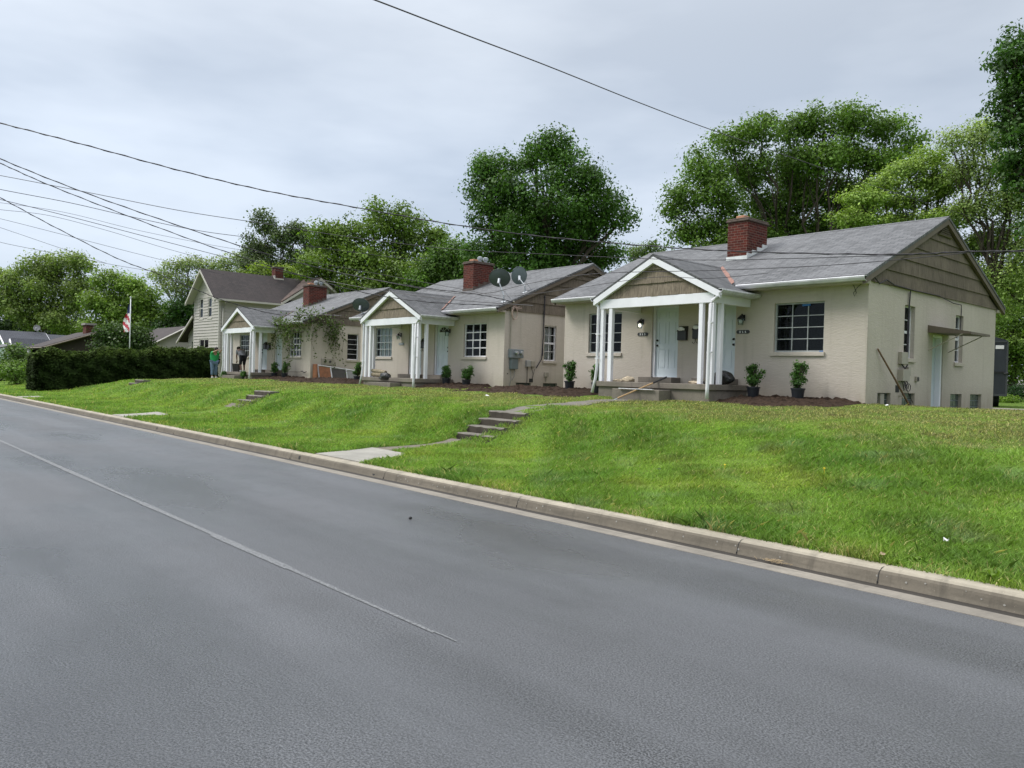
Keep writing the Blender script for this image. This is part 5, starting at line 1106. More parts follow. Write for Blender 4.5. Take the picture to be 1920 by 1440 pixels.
# vine over the corner of the farthest bungalow
VN = empty('vine', (-36.3, 18.7, 4.2), 'straggling vine with dangling stems over the corner of the farthest bungalow', 'vine')
rgv = random.Random(8); mb = MB(); leafP = []
nodes = [(-39.3, 18.25, 4.05, .35), (-38.6, 18.2, 4.15, .30), (-37.9, 18.2, 3.95, .35), (-37.2, 18.2, 3.9, .4), (-36.6, 18.3, 4.3, .45), (-36.15, 18.6, 4.4, .5), (-36.1, 19.2, 4.3, .5), (-36.1, 19.7, 4.1, .45), (-36.1, 20.2, 3.9, .4), (-37.6, 18.25, 3.5, .25), (-36.1, 19.9, 3.6, .35)]
for i in range(len(nodes)-1): limb(mb, nodes[i][:3], nodes[i+1][:3], .02, .015, rgv, 5, .12)
for (x, y, z, r_) in nodes:
    for k in range(6):
        e = (x+rgv.gauss(0, .25), y-.02+rgv.gauss(0, .06), z-rgv.uniform(.5, 2.4 if k < 2 else 1.5)); 
        if x > -36.4: e = (x+rgv.uniform(0, .1), y+rgv.gauss(0, .35), e[2])
        pts = limb(mb, (x, y, z), e, .010, .004, rgv, 6, .09)
        for p in pts[2:]:
            for _ in range(3): leafP.append((p.x+rgv.gauss(0, .05), p.y+rgv.gauss(0, .05), p.z+rgv.gauss(0, .06)))
    for k in range(int(330*r_)): leafP.append((x+rgv.gauss(0, r_*.6), y+rgv.gauss(0, r_*.4), z+rgv.gauss(0, r_*.5)))
mb.build('stems', plain('dry vine stem', (.13, .10, .08), .9, .3), VN)
P = np.array(leafP); nr = rand_dirs(len(P)); tn = .6+.8*RNG.random((len(P), 1))
soup('leaves', leafquads(P, .07+.08*RNG.random(len(P)), nr), 4, np.array([.085, .13, .035])*tn, M['leaf'], VN)

# potted shrubs along the house fronts
def potted(x, y, z, label, h=.62, seed=1, lean=0, spire=False, ps=1.0):
    h *= .92
    R = empty('potted_shrub', (x, y, z), label, 'potted plant', 'nursery shrubs in black pots along the house fronts')
    mb = MB(); mb.lathe((x, y, z), [(a*ps, b*ps) for a, b in [(.125, 0), (.16, .27), (.175, .275), (.175, .31), (.15, .31), (.145, .28), (.0, .275)]], 16); mb.build('pot', M['plastic'], R)
    rj = random.Random(seed*17); P0 = z+.31*ps; lobes = [((x, y, P0+h*.28), (.165*ps, .165*ps, h*.26)), ((x+lean*.08, y, P0+h*.52), (.12*ps, .12*ps, h*.25)), ((x+lean*.18, y, P0+h*(.82 if not spire else .9)), (.08*ps, .08*ps, h*.22))]
    lobes += [((x+rj.uniform(-.2, .2)*ps, y+rj.uniform(-.15, .15)*ps, P0+h*rj.uniform(.25, .95)), (.06*ps, .06*ps, h*rj.uniform(.10, .18))) for _ in range(4)]
    Q, Cc, cl = crown(lobes, 110, 15, .04, .055, (.045, .12, .022), .7, seed, .3, .9)
    soup('foliage', Q, 4, Cc, M['leaf'], R); mb = MB(); rg2 = random.Random(seed)
    for L2 in cl:
        for i in rg2.sample(range(len(L2)), min(5, len(L2))): limb(mb, (x, y, z+.27*ps), Vector(L2[i]), .012, .004, rg2, 3, .05)
    mb.build('stem', M['bark'], R)
    return R
potted(-17.62, 18.25, 1.20, 'leaning potted shrub at the left end of the nearest bungalow', .66, 1, .5)
potted(-16.0, 17.75, 1.18, 'potted shrub half hidden behind the left downspout of the nearest bungalow', .62, 2)
potted(-10.95, 18.15, 1.20, 'wide potted shrub between the nearest porch and the taped window', .58, 3, -.4)
potted(-9.75, 18.2, 1.20, 'slim pointed potted shrub nearest the house corner under the taped window', .66, 4, 0, True)
potted(-24.0, 18.1, 1.16, 'round potted shrub beside the middle bungalow porch', .52, 5)
potted(-22.9, 18.2, 1.13, 'potted shrub with one long shoot near the middle bungalow corner', .5, 6, 1.2, True)
potted(-30.7, 18.2, 1.12, 'potted shrub squeezed left of the middle bungalow porch', .62, 7, .5)
potted(-39.1, 18.2, 1.14, 'dark potted shrub by the porch posts of the farthest bungalow', .62, 8)
potted(-37.9, 18.2, 1.14, 'bushy potted shrub under the vine of the farthest bungalow', .6, 9, .2)
potted(-42.2, 16.75, 1.04, 'small flowering pot in front of the farthest porch step', .26, 10, ps=.5)
potted(-40.0, 16.9, 1.06, 'small pot with white label beside the farthest downspout foot', .26, 12, ps=.5)

# flagpole
fp = (-56.0, 15.85, .9); FL = empty('flagpole', fp, 'white flagpole with a limp striped flag behind the hedge', 'flagpole')
mb = MB(); mb.tube([(fp[0], fp[1], .9), (fp[0], fp[1], 6.1)], [.045, .03], 8); mb.build('pole', M['pole'], FL, smooth=True); mb = MB(); mb.blob((fp[0], fp[1], 6.15), (.06, .06, .06), 1, 0); mb.build('finial', M['steel'], FL)
mb = MB(); nU, nV = 14, 26; top_, bot = 5.85, 3.95
def fpt(i, j):
    u, v = i/nU, j/nV; fall = .25+.75*v
    x = fp[0]-.03-(.35+1.0*math.sin(min(1, v*1.2)*PI*.72)*.8)*u; z = top_-v*(top_-bot)*(1-.0*u)-.28*u*(1-v)-.12*u
    y = fp[1]+.10*math.sin(u*9+v*3)*(.3+u); return (x, y, z)
for i in range(nU):
    for j in range(nV):
        s_ = int(j/nV*6.5+i/nU*5.0); mb.mi = 0 if s_ % 2 == 0 else 1
        if j < nV*.33 and i < 8: mb.mi = 2
        mb.poly([fpt(i, j), fpt(i+1, j), fpt(i+1, j+1), fpt(i, j+1)])
mb.build('flag', [M['red'], M['flagwhite'], M['flagblue']], FL)

# soil beds
def soilbed(pts, name, seed, h=.13):
    """lumpy heap over the polygon given by (x0,x1,y0,y1)"""
    x0, x1, y0, y1 = pts; rg3 = np.random.default_rng(seed); nx_, ny_ = int((x1-x0)/.07), int((y1-y0)/.07)
    gx_ = np.linspace(x0, x1, nx_); gy_ = np.linspace(y0, y1, ny_); XX, YY = np.meshgrid(gx_, gy_)
    a = (XX-x0)/(x1-x0); b = (YY-y0)/(y1-y0)
    edge = np.minimum(sstep(a, 0, .18), sstep(1-a, 0, .18))*sstep(b+.10*np.sin(XX*2.3+seed), 0, .35)
    lump = rg3.random(XX.shape); lump = (lump+np.roll(lump, 1, 0)+np.roll(lump, 1, 1)+np.roll(lump, (1, 1), (0, 1)))/4
    ZZ = H(XX, YY)-.035+edge*(h*.45+lump*h*1.0)+(edge > .1)*(rg3.random(XX.shape) > .955)*.05
    me = bpy.data.meshes.new(name); idx = np.arange(nx_*ny_).reshape(ny_, nx_)
    F = np.stack([idx[:-1, :-1], idx[:-1, 1:], idx[1:, 1:], idx[1:, :-1]], -1).reshape(-1, 4)
    me.from_pydata(np.stack([XX, YY, ZZ], -1).reshape(-1, 3).tolist(), [], F.tolist()); me.update(); me.materials.append(M['soil'])
    o = bpy.data.objects.new(name, me); COL.objects.link(o); tag(o, kind='stuff'); return o
BEDS = [(-11.75, -8.2, 16.55, 18.9), (-21.6, -15.25, 15.9, 18.9), (-24.8, -21.9, 16.9, 18.9), (-36.3, -28.4, 16.2, 18.95), (-39.7, -36.4, 16.9, 18.9), (-43.5, -42.9, 16.8, 18.9)]
for i, b in enumerate(BEDS): soilbed(b, 'soil_bed', 100+i)
soilbed((-21.45, -18.5, 18.7, 21.5), 'soil_bed', 120, .08)
# ------------------------------------------------------------------ grass
def in_any(x, y):
    m = np.zeros(len(x), bool)
    for x0, x1, y0, y1 in BEDS:
        b = (y-y0)/(y1-y0); m |= (x > x0+.15) & (x < x1-.15) & (y > y0+.12*np.sin(x*2.3)+.35) & (y < y1)
    for x0, x1, yf, yb in ((-18.45, -8.35, 18.8, 27.85), (-31.5, -21.5, 18.8, 27.9), (-46.3, -36.3, 18.8, 27.9), (-60, -51.9, 20, 30)): m |= (x > x0-.02) & (x < x1+.02) & (y > yf-.02) & (y < yb)
    for pc in (-13.4, -26.38, -41.18): m |= (abs(x-pc) < 1.95) & (y > 17.0) & (y < 18.9)
    for sx, sy in ((-14.35, 16.5), (-27.13, 16.5), (-41.93, 16.5)): m |= (x > sx) & (x < sx+1.62) & (y > sy) & (y < 17.1)
    for xa0, xa1, ya, xb0, xb1, yb in ((-12.65, -11.05, 6.5, -13.05, -11.75, 8.1), (-13.05, -12.40, 8.1, -13.5, -12.95, 10.3), (-13.47, -12.95, 10.2, -13.50, -12.50, 11.6), (-13.46, -12.7, 11.4, -13.95, -13.55, 16.5), (-25.2, -23.9, 6.5, -25.6, -24.6, 8.1), (-25.6, -25.0, 8.1, -26.3, -25.9, 10.8), (-26.5, -25.4, 10.95, -26.5, -25.4, 12.0), (-41.35, -40.15, 11.45, -41.35, -40.15, 12.35), (-39.6, -38.4, 6.5, -40.0, -39.0, 7.6)):
        t = np.clip((y-ya)/(yb-ya), 0, 1); e = .05*np.sin(y*7+x)+.02
        m |= (y > ya) & (y < yb) & (x > xa0+(xb0-xa0)*t+e) & (x < xa1+(xb1-xa1)*t-e)
    m |= (x > -48.7) & (x < -46.9) & (y > 9) & (y < 18.3)
    m |= (y > 31.2) & (y < 33.2)
    return m
gr = np.random.default_rng(200)
def vnoise(x, y, s, seed):
    r_ = np.random.default_rng(seed).uniform(0, 6.28, 8)
    a = np.sin(x*s+r_[0]+1.3*np.sin(y*s*.7+r_[1]))+np.sin(y*s*1.1+r_[2]+1.1*np.sin(x*s*.9+r_[3]))+.6*np.sin((x+y)*s*1.9+r_[4])+.6*np.sin((x-y)*s*2.3+r_[5])
    return a/3.2
def blades(x, y, n_w, n_h, lean=.55):
    n = len(x); z = H(x, y)-.008; ang = gr.uniform(0, 2*PI, n); ld = gr.normal(size=(n, 2))*lean+np.stack([.15+.25*vnoise(x, y, .8, 3), .1*vnoise(x, y, .7, 4)], 1)
    w = n_w[:, None]; c, s = np.cos(ang)[:, None], np.sin(ang)[:, None]; base = np.stack([x, y, z], 1)
    d = np.concatenate([c, s, c*0], 1)
    tip = base+np.concatenate([ld*n_h[:, None], n_h[:, None]], 1)
    mid = base+np.concatenate([ld*n_h[:, None]*.35, n_h[:, None]*.62], 1)
    return np.stack([base-d*w*.5, base+d*w*.5, mid+d*w*.42, tip, mid-d*w*.42], 1)
VV, CCo = [], []
bands = [(0, 9.5, 5200), (9.5, 12, 3600), (12, 15, 2400), (15, 19, 1500), (19, 26, 800), (26, 38, 380), (38, 60, 150)]
for d0_, d1_, dens in bands:
    x0, x1 = max(-56, -d1_), min(11, d1_)
    y0, y1 = 6.66, min(d1_, 34)
    n = int((x1-x0)*(y1-y0)*dens); x = gr.uniform(x0, x1, n); y = gr.uniform(y0, y1, n)
    dist = np.hypot(x, y); keep = (dist >= d0_) & (dist < d1_)
    # keep what the photograph's field of view can see, with a margin
    dx = x*FW[0]+y*FW[1]; rx = x*RT[0]+y*RT[1]; keep &= (dx > -3) & (np.abs(rx)/np.maximum(dx+3, .1) < 1.0)
    keep &= (y < 18.9) | (x > -8.6) | ((x < -18.3) & (x > -21.8)) | ((x < -31.4) & (x > -36.4)) | (x < -46)
    x, y = x[keep], y[keep]; k2 = ~in_any(x, y); x, y = x[k2], y[k2]; n = len(x); dist = np.hypot(x, y)
    patch = vnoise(x, y, 1.35, 11); fine = vnoise(x, y, 4.2, 12); dry = sstep(y+1.3*vnoise(x, y, 1.1, 13)+.8*fine, 12.0, 14.8)*(x > -50)
    # short worn grass on the plateau, lush on the bank, blue green tufts
    thin = gr.random(n) < (1-.45*dry); x, y, patch, fine, dry, dist = x[thin], y[thin], patch[thin], fine[thin], dry[thin], dist[thin]; n = len(x)
    hgt = (.060+.032*patch+.022*fine)*(1-.45*dry)*(.6+.8*gr.random(n)); hgt *= 1+.5*(gr.random(n) < .04)
    near_k = sstep(-y, -7.0, -6.66); hgt *= 1+.15*near_k*gr.random(n)
    wid = .0075*(dist/9)**.8*(.7+.6*gr.random(n))
    wid = np.maximum(wid, .006)
    VV.append(blades(x, y, wid, hgt))
    lush = np.array([.25, .365, .075]); deep = np.array([.12, .225, .045]); blue = np.array([.31, .41, .22]); straw = np.array([.48, .43, .20]); olive = np.array([.215, .215, .095]); yel = np.array([.32, .38, .075])
    a = np.clip(.5+.55*patch+.25*fine, 0, 1)[:, None]; c = lush*(1-a)+deep*a
    b_ = (sstep(vnoise(x, y, 3.6, 15)+.4*fine, .2, .9)*.40)[:, None]; c = c*(1-b_)+blue*b_
    yy_ = (sstep(vnoise(x, y, 1.25, 16)+.45*fine, .1, .9)*.55)[:, None]; c = c*(1-yy_)+yel*yy_
    band = (.5+.5*np.sin(x*2.6+y*3.0+3.2*patch+1.2*fine))*(1-dry); c = c*(1.06+(.20*(band-.5)))[:, None]; dr = dry[:, None]*.92; c = c*(1-dr)+olive*dr; dd = (sstep(vnoise(x, y, 3.3, 21)+.3*fine, .35, .75)*(.25+.6*dry))[:, None]; c = c*(1-dd)+np.array([.16, .135, .075])*dd
    stw = (gr.random(n) < (.035+.20*dry+.25*near_k*(vnoise(x, y, 3, 17) > .2)+.04*(fine > .4)))[:, None]; c = np.where(stw, straw, c)
    c *= (.66+.84*gr.random((n, 1)))
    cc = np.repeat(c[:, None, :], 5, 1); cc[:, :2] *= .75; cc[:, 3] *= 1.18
    CCo.append(cc)
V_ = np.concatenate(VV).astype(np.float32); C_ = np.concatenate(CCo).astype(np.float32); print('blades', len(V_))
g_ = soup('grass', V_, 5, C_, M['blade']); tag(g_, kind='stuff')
# weeds and dandelions by the kerb
def weed(x, y, label, s=.16, col=(.17, .27, .04), n=16):
    R = empty('weed', (x, y, Hs(x, y)), label, 'weed', 'broad leaved weeds near the kerb'); z = Hs(x, y)
    rgw = np.random.default_rng(int(abs(x*100))); a = rgw.uniform(0, 2*PI, n); l = s*(.5+.7*rgw.random(n)); h = s*(.25+.6*rgw.random(n))
    d = np.stack([np.cos(a), np.sin(a), a*0], 1); t = np.stack([-np.sin(a), np.cos(a), a*0], 1); b = np.array([x, y, z+.01]); 
    q = np.stack([b+d*.01, b+d*l[:, None]*.55-t*l[:, None]*.22+np.array([0, 0, 1])*h[:, None], b+d*l[:, None]+np.array([0, 0, 1])*h[:, None]*.8, b+d*l[:, None]*.55+t*l[:, None]*.22+np.array([0, 0, 1])*h[:, None]], 1)
    soup('leaves', q, 4, np.array(col)*(.7+.6*rgw.random((n, 1))), M['blade'], R)
for x, y, s, lb in ((-1.98, 6.80, .11, 'bright broad leaved weed at the kerb near the right edge'), (-2.62, 6.92, .09, 'low green weed behind the kerb joint'), (-3.55, 6.95, .08, 'weed rosette left of the kerb joint')): weed(x, y, lb, s, n=20)
for i, (x, y, lb) in enumerate(((-4.9, 9.9, 'yellow dandelion head high on the near bank'), (-6.2, 9.6, 'yellow dandelion head in the middle of the near bank'))):
    mb = MB(); z = Hs(x, y)+.09; mb.lathe((x, y, z), [(.006, 0), (.017, .004), (.013, .011), (.0, .014)], 10); mb.tube([(x, y, z-.09), (x, y, z)], .003, 5); tag(mb.build('dandelion', M['yellow'], origin=(x, y, z-.09)), lb, 'flower', 'dandelions in the lawn')
for i, (x, y, s, lb) in enumerate(((-6.9, 9.0, .05, 'crumpled pale scrap in the lawn below the nearest porch'), (-2.62, 7.62, .035, 'torn silvery scrap in the grass near the right edge'), (-7.45, 17.9, .09, 'white paper scrap near the corner of the nearest bungalow'), (-2.80, 6.72, .04, 'dry tan leaf lying on the kerb joint'), (-16.9, 14.2, .08, 'white scrap on the worn grass left of the steps'))):
    mb = MB(); z = Hs(x, y)+.05; rgp = random.Random(i); n = 7; mb.poly([(x+s*math.cos(2*PI*j/n)*rgp.uniform(.5, 1.1), y+s*.6*math.sin(2*PI*j/n), z+rgp.uniform(0, .05)) for j in range(n)])
    o = mb.build('litter_scrap', M['litter'] if i != 3 else M['kraft'], origin=(x, y, z)); tag(o, lb, 'litter', 'bits of litter')
mb = MB(); rgp = random.Random(4)
for i in range(60): x = -3.62+rgp.gauss(0, .07); y = 6.42+rgp.gauss(0, .02); a = rgp.uniform(0, PI); l = rgp.uniform(.02, .06); mb.tube([(x, y, .01+rgp.uniform(0, .02)), (x+l*math.cos(a), y+l*.5*math.sin(a), .012+rgp.uniform(0, .03))], .0025, 3)
tag(mb.build('dry_grass_clump', M['kraft'], origin=(-3.6, 6.42, 0)), kind='stuff')
mb = MB(); mb.blob((-7.15, 4.95, .015), (.02, .02, .014), 4, .2); tag(mb.build('pebble', M['black'], origin=(-7.15, 4.95, 0)), 'single black pebble lying on the road', 'pebble')

# ------------------------------------------------------------------ overhead wires
def wire(knots, label, r=.011, twist=False):
    """knots (px, py, metres ahead); smooth curve through them in space"""
    P = [Vector(at(*k)) for k in knots]; pts = []
    for i in range(len(P)-1):
        p0, p1, p2, p3 = P[max(i-1, 0)], P[i], P[i+1], P[min(i+2, len(P)-1)]; n = 14
        for j in range(n):
            t = j/n; pts.append(.5*((2*p1)+(p2-p0)*t+(2*p0-5*p1+4*p2-p3)*t*t+(3*p1-p0-3*p2+p3)*t**3))
    pts.append(P[-1])
    mb = MB(); mb.tube(pts, r, 5)
    if twist: mb.tube([p+Vector((0, math.sin(i*1.3), math.cos(i*1.3)))*r*1.3 for i, p in enumerate(pts)], r*.7, 4)
    tag(mb.build('overhead_wire', M['wire'], origin=tuple(P[0])), label, 'wire', 'overhead wires')
wire([(100, -230, 5), (420, -105, 6), (640, -22, 7), (703, 0, 7.3), (880, 68, 8.5), (1030, 125, 10), (1200, 193, 12), (1330, 242, 14), (1490, 297, 17), (1643, 350, 21), (1800, 400, 26), (1960, 450, 32), (2300, 540, 45)], 'single wire crossing the sky from top centre down to the right', .0075)
wire([(-120, 203, 18), (0, 231, 18), (156, 271, 18), (338, 320, 18.5), (500, 358, 19), (662, 388, 19), (837, 419, 19), (1012, 443, 19), (1240, 463, 18), (1431, 473, 17), (1671, 477, 16), (1812, 472, 15.5), (1990, 467, 15), (2500, 440, 14)], 'topmost thick wire sweeping from the left edge over the maple', .0115, True)
wire([(-100, 312, 20), (0, 329, 20), (156, 359, 20), (338, 395, 20), (500, 420, 20), (619, 439, 20), (837, 466, 19.5), (1056, 478, 19), (1240, 486, 18), (1383, 487, 17), (1671, 479, 16), (1812, 473, 15.6), (1990, 470, 15), (2500, 446, 14)], 'second wire running the length of the street under the thick one', .008)
wire([(-80, 260, 22), (0, 297.7, 22), (156, 360, 23), (338, 424, 24), (500, 476, 25.5), (640, 512, 26), (782, 538, 26.5), (896, 552, 26.5), (962, 566, 26.6)], 'twisted service wire dropping to the middle bungalow corner', .012, True)
wire([(-80, 272, 22), (0, 306, 22), (90, 346, 22.5), (240, 405, 23.5), (400, 464, 25), (550, 512, 26), (680, 548, 26.5), (800, 566, 26.5), (942, 573, 26.4)], 'twin of the service wire just below it', .011, True)
wire([(-80, 336, 24), (0, 355, 24), (130, 380, 25), (240, 405, 26), (370, 432, 27), (487, 448, 28), (640, 470, 30), (800, 490, 33)], 'thin wire crossing in front of the poplar', .010)
wire([(-80, 330, 30), (0, 370.6, 31), (104, 426.5, 33), (221, 485, 35), (300, 515, 36), (373, 545, 37), (424, 565, 38), (517, 589, 39), (592, 590, 38), (640, 592, 37)], 'sagging wire ending at the farthest bungalow eave', .015, True)
wire([(-80, 356, 28), (0, 374, 28), (130, 406, 29), (260, 440, 30), (406, 478, 31), (510, 505, 32), (600, 524, 33), (722, 546, 30), (850, 562, 28), (1000, 573, 25)], 'wire crossing above the farthest bungalow chimney', .011)
wire([(-80, 382, 34), (0, 393, 34), (91, 404, 35), (200, 432, 36), (312, 466, 37), (420, 495, 38), (520, 520, 40)], 'faint wire low over the two storey house', .009)
wire([(-60, 398, 40), (0, 410, 40), (130, 443, 41), (286, 483, 43), (420, 515, 45)], 'faint wire over the sparse spring tree', .010)
wire([(-60, 408, 50), (0, 426.6, 50), (104, 462, 52), (200, 494, 55)], 'faint wire entering the round topped left tree', .012)
wire([(-60, 437, 48), (0, 454, 48), (62, 467, 49), (221, 498, 52), (330, 515, 55)], 'lowest faint wire at the left tree tops', .012)
wire([(-60, 372, 30), (0, 380, 30), (120, 398, 31), (260, 432, 32), (400, 460, 34), (500, 476, 36)], 'thin pale wire just under the bundle at left', .007)
wire([(640, 512, 23), (791, 541, 22), (900, 551, 21), (1000, 530, 20), (1120, 513, 19), (1335, 507, 18), (1527, 499, 17), (1671, 488, 16.4), (1812, 474, 15.8)], 'wire drooping across the nearest bungalow roof', .008)
wire([(560, 487, 24), (700, 512, 24), (860, 541, 23), (950, 555, 22), (1080, 540, 20), (1225, 520, 19), (1330, 522, 18.5), (1440, 512, 18)], 'wire passing the two dishes', .007)

# ------------------------------------------------------------------ people
def skin_mesh(name, verts, edges, radii, mat, parent, sub=2):
    me = bpy.data.meshes.new(name); o0 = world_origin(parent) if parent else Vector((0, 0, 0))
    me.from_pydata([tuple(Vector(v)-o0) for v in verts], edges, []); me.update(); me.materials.append(mat)
    o = bpy.data.objects.new(name, me); COL.objects.link(o)
    if parent is not None: o.parent = parent
    sk = o.modifiers.new('skin', 'SKIN'); sk.use_smooth_shade = True
    lay = me.skin_vertices[0].data if me.skin_vertices else None
    if lay is None: me.attributes.new; 
    for i, r_ in enumerate(radii):
        rr = r_ if isinstance(r_, tuple) else (r_, r_); me.skin_vertices[0].data[i].radius = rr
    me.skin_vertices[0].data[0].use_root = True
    s_ = o.modifiers.new('sub', 'SUBSURF'); s_.levels = sub; s_.render_levels = sub
    return o
def skinlayer(me):
    pass
def person(name_label, J, mats, base):
    """J: joints dictionary in world space"""
    R = empty('person', base, name_label, 'person')
    order = ['pelvis', 'waist', 'chest', 'neck', 'chin', 'head', 'crown', 'shL', 'elL', 'wrL', 'haL', 'shR', 'elR', 'wrR', 'haR', 'hipL', 'knL', 'anL', 'toL', 'hipR', 'knR', 'anR', 'toR']
    rad = dict(pelvis=(.15, .12), waist=(.13, .10), chest=(.16, .12), neck=.055, chin=.065, head=.088, crown=.06, shL=.062, elL=.045, wrL=.03, haL=.028, shR=.062, elR=.045, wrR=.03, haR=.028, hipL=.095, knL=.062, anL=.042, toL=.04, hipR=.095, knR=.062, anR=.042, toR=.04)
    idx = {k: i for i, k in enumerate(order)}
    ed = [('pelvis', 'waist'), ('waist', 'chest'), ('chest', 'neck'), ('neck', 'chin'), ('chin', 'head'), ('head', 'crown'), ('chest', 'shL'), ('shL', 'elL'), ('elL', 'wrL'), ('wrL', 'haL'), ('chest', 'shR'), ('shR', 'elR'), ('elR', 'wrR'), ('wrR', 'haR'), ('pelvis', 'hipL'), ('hipL', 'knL'), ('knL', 'anL'), ('anL', 'toL'), ('pelvis', 'hipR'), ('hipR', 'knR'), ('knR', 'anR'), ('anR', 'toR')]
    vs = [J[k] for k in order]; es = [(idx[a], idx[b]) for a, b in ed]; rs = [rad[k] for k in order]
    # five fingers per hand
    for s in 'LR':
        w, h = Vector(J['wr'+s]), Vector(J['ha'+s]); d = (h-w).normalized(); sd = d.cross(Vector((0, 0, 1))); sd = sd.normalized() if sd.length > .1 else Vector((1, 0, 0)); dn = Vector((0, 0, -1))
        for f in range(5):
            k0 = len(vs); off = sd*(.030-.02*f) if f else sd*.045-d*.05; L_ = (.055, .075, .082, .076, .06)[f]
            a = h+off*.8; vs += [tuple(a), tuple(a+d*L_*.55+(sd*.02 if f == 0 else dn*.006)), tuple(a+d*L_+dn*.025)]; rs += [.011, .010, .008]; es += [(idx['ha'+s], k0), (k0, k0+1), (k0+1, k0+2)]
    skin_mesh('body', vs, es, rs, mats['skin'], R)
    def cloth(nm, keys, edges, radd, mat):
        ix = {k: i for i, k in enumerate(keys)}; skin_mesh(nm, [J[k] for k in keys], [(ix[a], ix[b]) for a, b in edges], radd, mat, R)
    J['slL'] = tuple(Vector(J['shL']).lerp(Vector(J['elL']), .7)); J['slR'] = tuple(Vector(J['shR']).lerp(Vector(J['elR']), .7)); J['hem'] = tuple(Vector(J['pelvis']).lerp(Vector(J['waist']), -.1))
    g = mats.get('girth', 1)
    cloth('shirt', ['waist', 'hem', 'chest', 'shL', 'slL', 'shR', 'slR'], [('hem', 'waist'), ('waist', 'chest'), ('chest', 'shL'), ('shL', 'slL'), ('chest', 'shR'), ('shR', 'slR')], [(.18*g, .15*g), (.19*g, .16*g), (.185*g, .15*g), .09, .075, .09, .075], mats['shirt'])
    e = mats.get('leg', 'an'); J['cuL'] = tuple(Vector(J['knL']).lerp(Vector(J['anL']), .85 if e == 'an' else .25)); J['cuR'] = tuple(Vector(J['knR']).lerp(Vector(J['anR']), .85 if e == 'an' else .25))
    cloth('trousers', ['pelvis', 'hipL', 'knL', 'cuL', 'hipR', 'knR', 'cuR'], [('pelvis', 'hipL'), ('hipL', 'knL'), ('knL', 'cuL'), ('pelvis', 'hipR'), ('hipR', 'knR'), ('knR', 'cuR')], [(.17*g, .14*g), .12*g, .085*g, .075, .12*g, .085*g, .075], mats['trousers'])
    mb = MB(); h = Vector(J['head']); up = (Vector(J['crown'])-Vector(J['chin'])).normalized(); fc = Vector(mats['face']).normalized()
    mb.blob(h+up*.03-fc*.025, (.105, .105, .105), 3, .04, 14, 10); mb.build('hair', mats['hair'], R, smooth=True)
    sdv = fc.cross(up).normalized(); mb = MB()
    mb.blob(h+fc*.100-up*.015, (.014, .014, .018), 1, 0, 8, 6); mb.build('nose', mats['skin'], R, smooth=True)
    for s in (-1, 1): mb = MB(); mb.blob(h+fc*.088+sdv*s*.033+up*.012, (.012, .012, .008), 1, 0, 8, 5); mb.build('eye', M['black'], R, smooth=True)
    mb = MB(); mb.blob(h+fc*.085-up*.055, (.022, .022, .006), 1, 0, 8, 5); mb.build('mouth', M['terracotta'], R, smooth=True)
    for s in (-1, 1): mb = MB(); mb.blob(h+sdv*s*.095-up*.005, (.015, .015, .028), 1, 0, 8, 6); mb.build('ear', mats['skin'], R, smooth=True)
    for s in 'LR':
        a, t = Vector(J['an'+s]), Vector(J['to'+s]); mb = MB(); d = (t-a); d.z = 0; d = d.normalized() if d.length > .01 else Vector((0, 1, 0)); c = Vector((a.x, a.y, base[2]+.05))+d*.06
        mb.blob(c, (.05+.09*abs(d.x), .05+.09*abs(d.y), .055), 1, .03, 12, 8); mb.build('shoe', M['shoe'], R, smooth=True)
    return R
# standing, back turned, arms raised to the porch post
bx_, by_, bz_ = -44.15, 16.95, Hs(-44.15, 16.95)
f = lambda x, y, z: (bx_+x, by_+y, bz_+z)
person('person in green shirt and jeans reaching up to the porch post beside the hedge', dict(
    pelvis=f(0, 0, .93), waist=f(.02, .01, 1.12), chest=f(.05, .02, 1.36), neck=f(.12, .04, 1.51), chin=f(.16, .05, 1.56), head=f(.19, .05, 1.63), crown=f(.20, .05, 1.71),
    shL=f(.06, .21, 1.42), elL=f(.34, .20, 1.47), wrL=f(.58, .16, 1.56), haL=f(.66, .15, 1.59), shR=f(.07, -.17, 1.42), elR=f(.35, -.12, 1.50), wrR=f(.58, .0, 1.60), haR=f(.66, .02, 1.63),
    hipL=f(.0, .10, .90), knL=f(.03, .11, .48), anL=f(-.02, .12, .09), toL=f(.10, .13, .04), hipR=f(.0, -.10, .90), knR=f(.05, -.10, .48), anR=f(.04, -.11, .09), toR=f(.16, -.12, .04)),
    dict(skin=M['skin'], shirt=M['green_shirt'], trousers=M['jeans'], hair=M['hair'], face=(.95, .1, -.1), girth=1.12), (bx_, by_, bz_))
# bending over a box on the farthest porch
bx_, by_, bz_ = -42.45, 17.85, 1.44
person('person in grey shirt and dark shorts bending over a box on the farthest porch', dict(
    pelvis=f(.15, 0, .86), waist=f(.05, -.01, 1.0), chest=f(-.16, -.02, 1.16), neck=f(-.32, -.02, 1.24), chin=f(-.39, -.02, 1.24), head=f(-.46, -.02, 1.28), crown=f(-.53, -.02, 1.31),
    shL=f(-.20, .17, 1.17), elL=f(-.28, .17, .90), wrL=f(-.36, .12, .68), haL=f(-.38, .11, .60), shR=f(-.20, -.19, 1.16), elR=f(-.26, -.20, .88), wrR=f(-.36, -.14, .64), haR=f(-.38, -.13, .56),
    hipL=f(.15, .10, .82), knL=f(-.05, .14, .46), anL=f(.0, .14, .09), toL=f(-.13, .14, .04), hipR=f(.15, -.10, .82), knR=f(.12, -.14, .45), anR=f(.26, -.14, .09), toR=f(.13, -.14, .04)),
    dict(skin=M['skin2'], shirt=M['grey_shirt'], trousers=M['dark_shorts'], hair=M['hair'], face=(-.8, 0, -.6), leg='kn'), (bx_, by_, bz_))
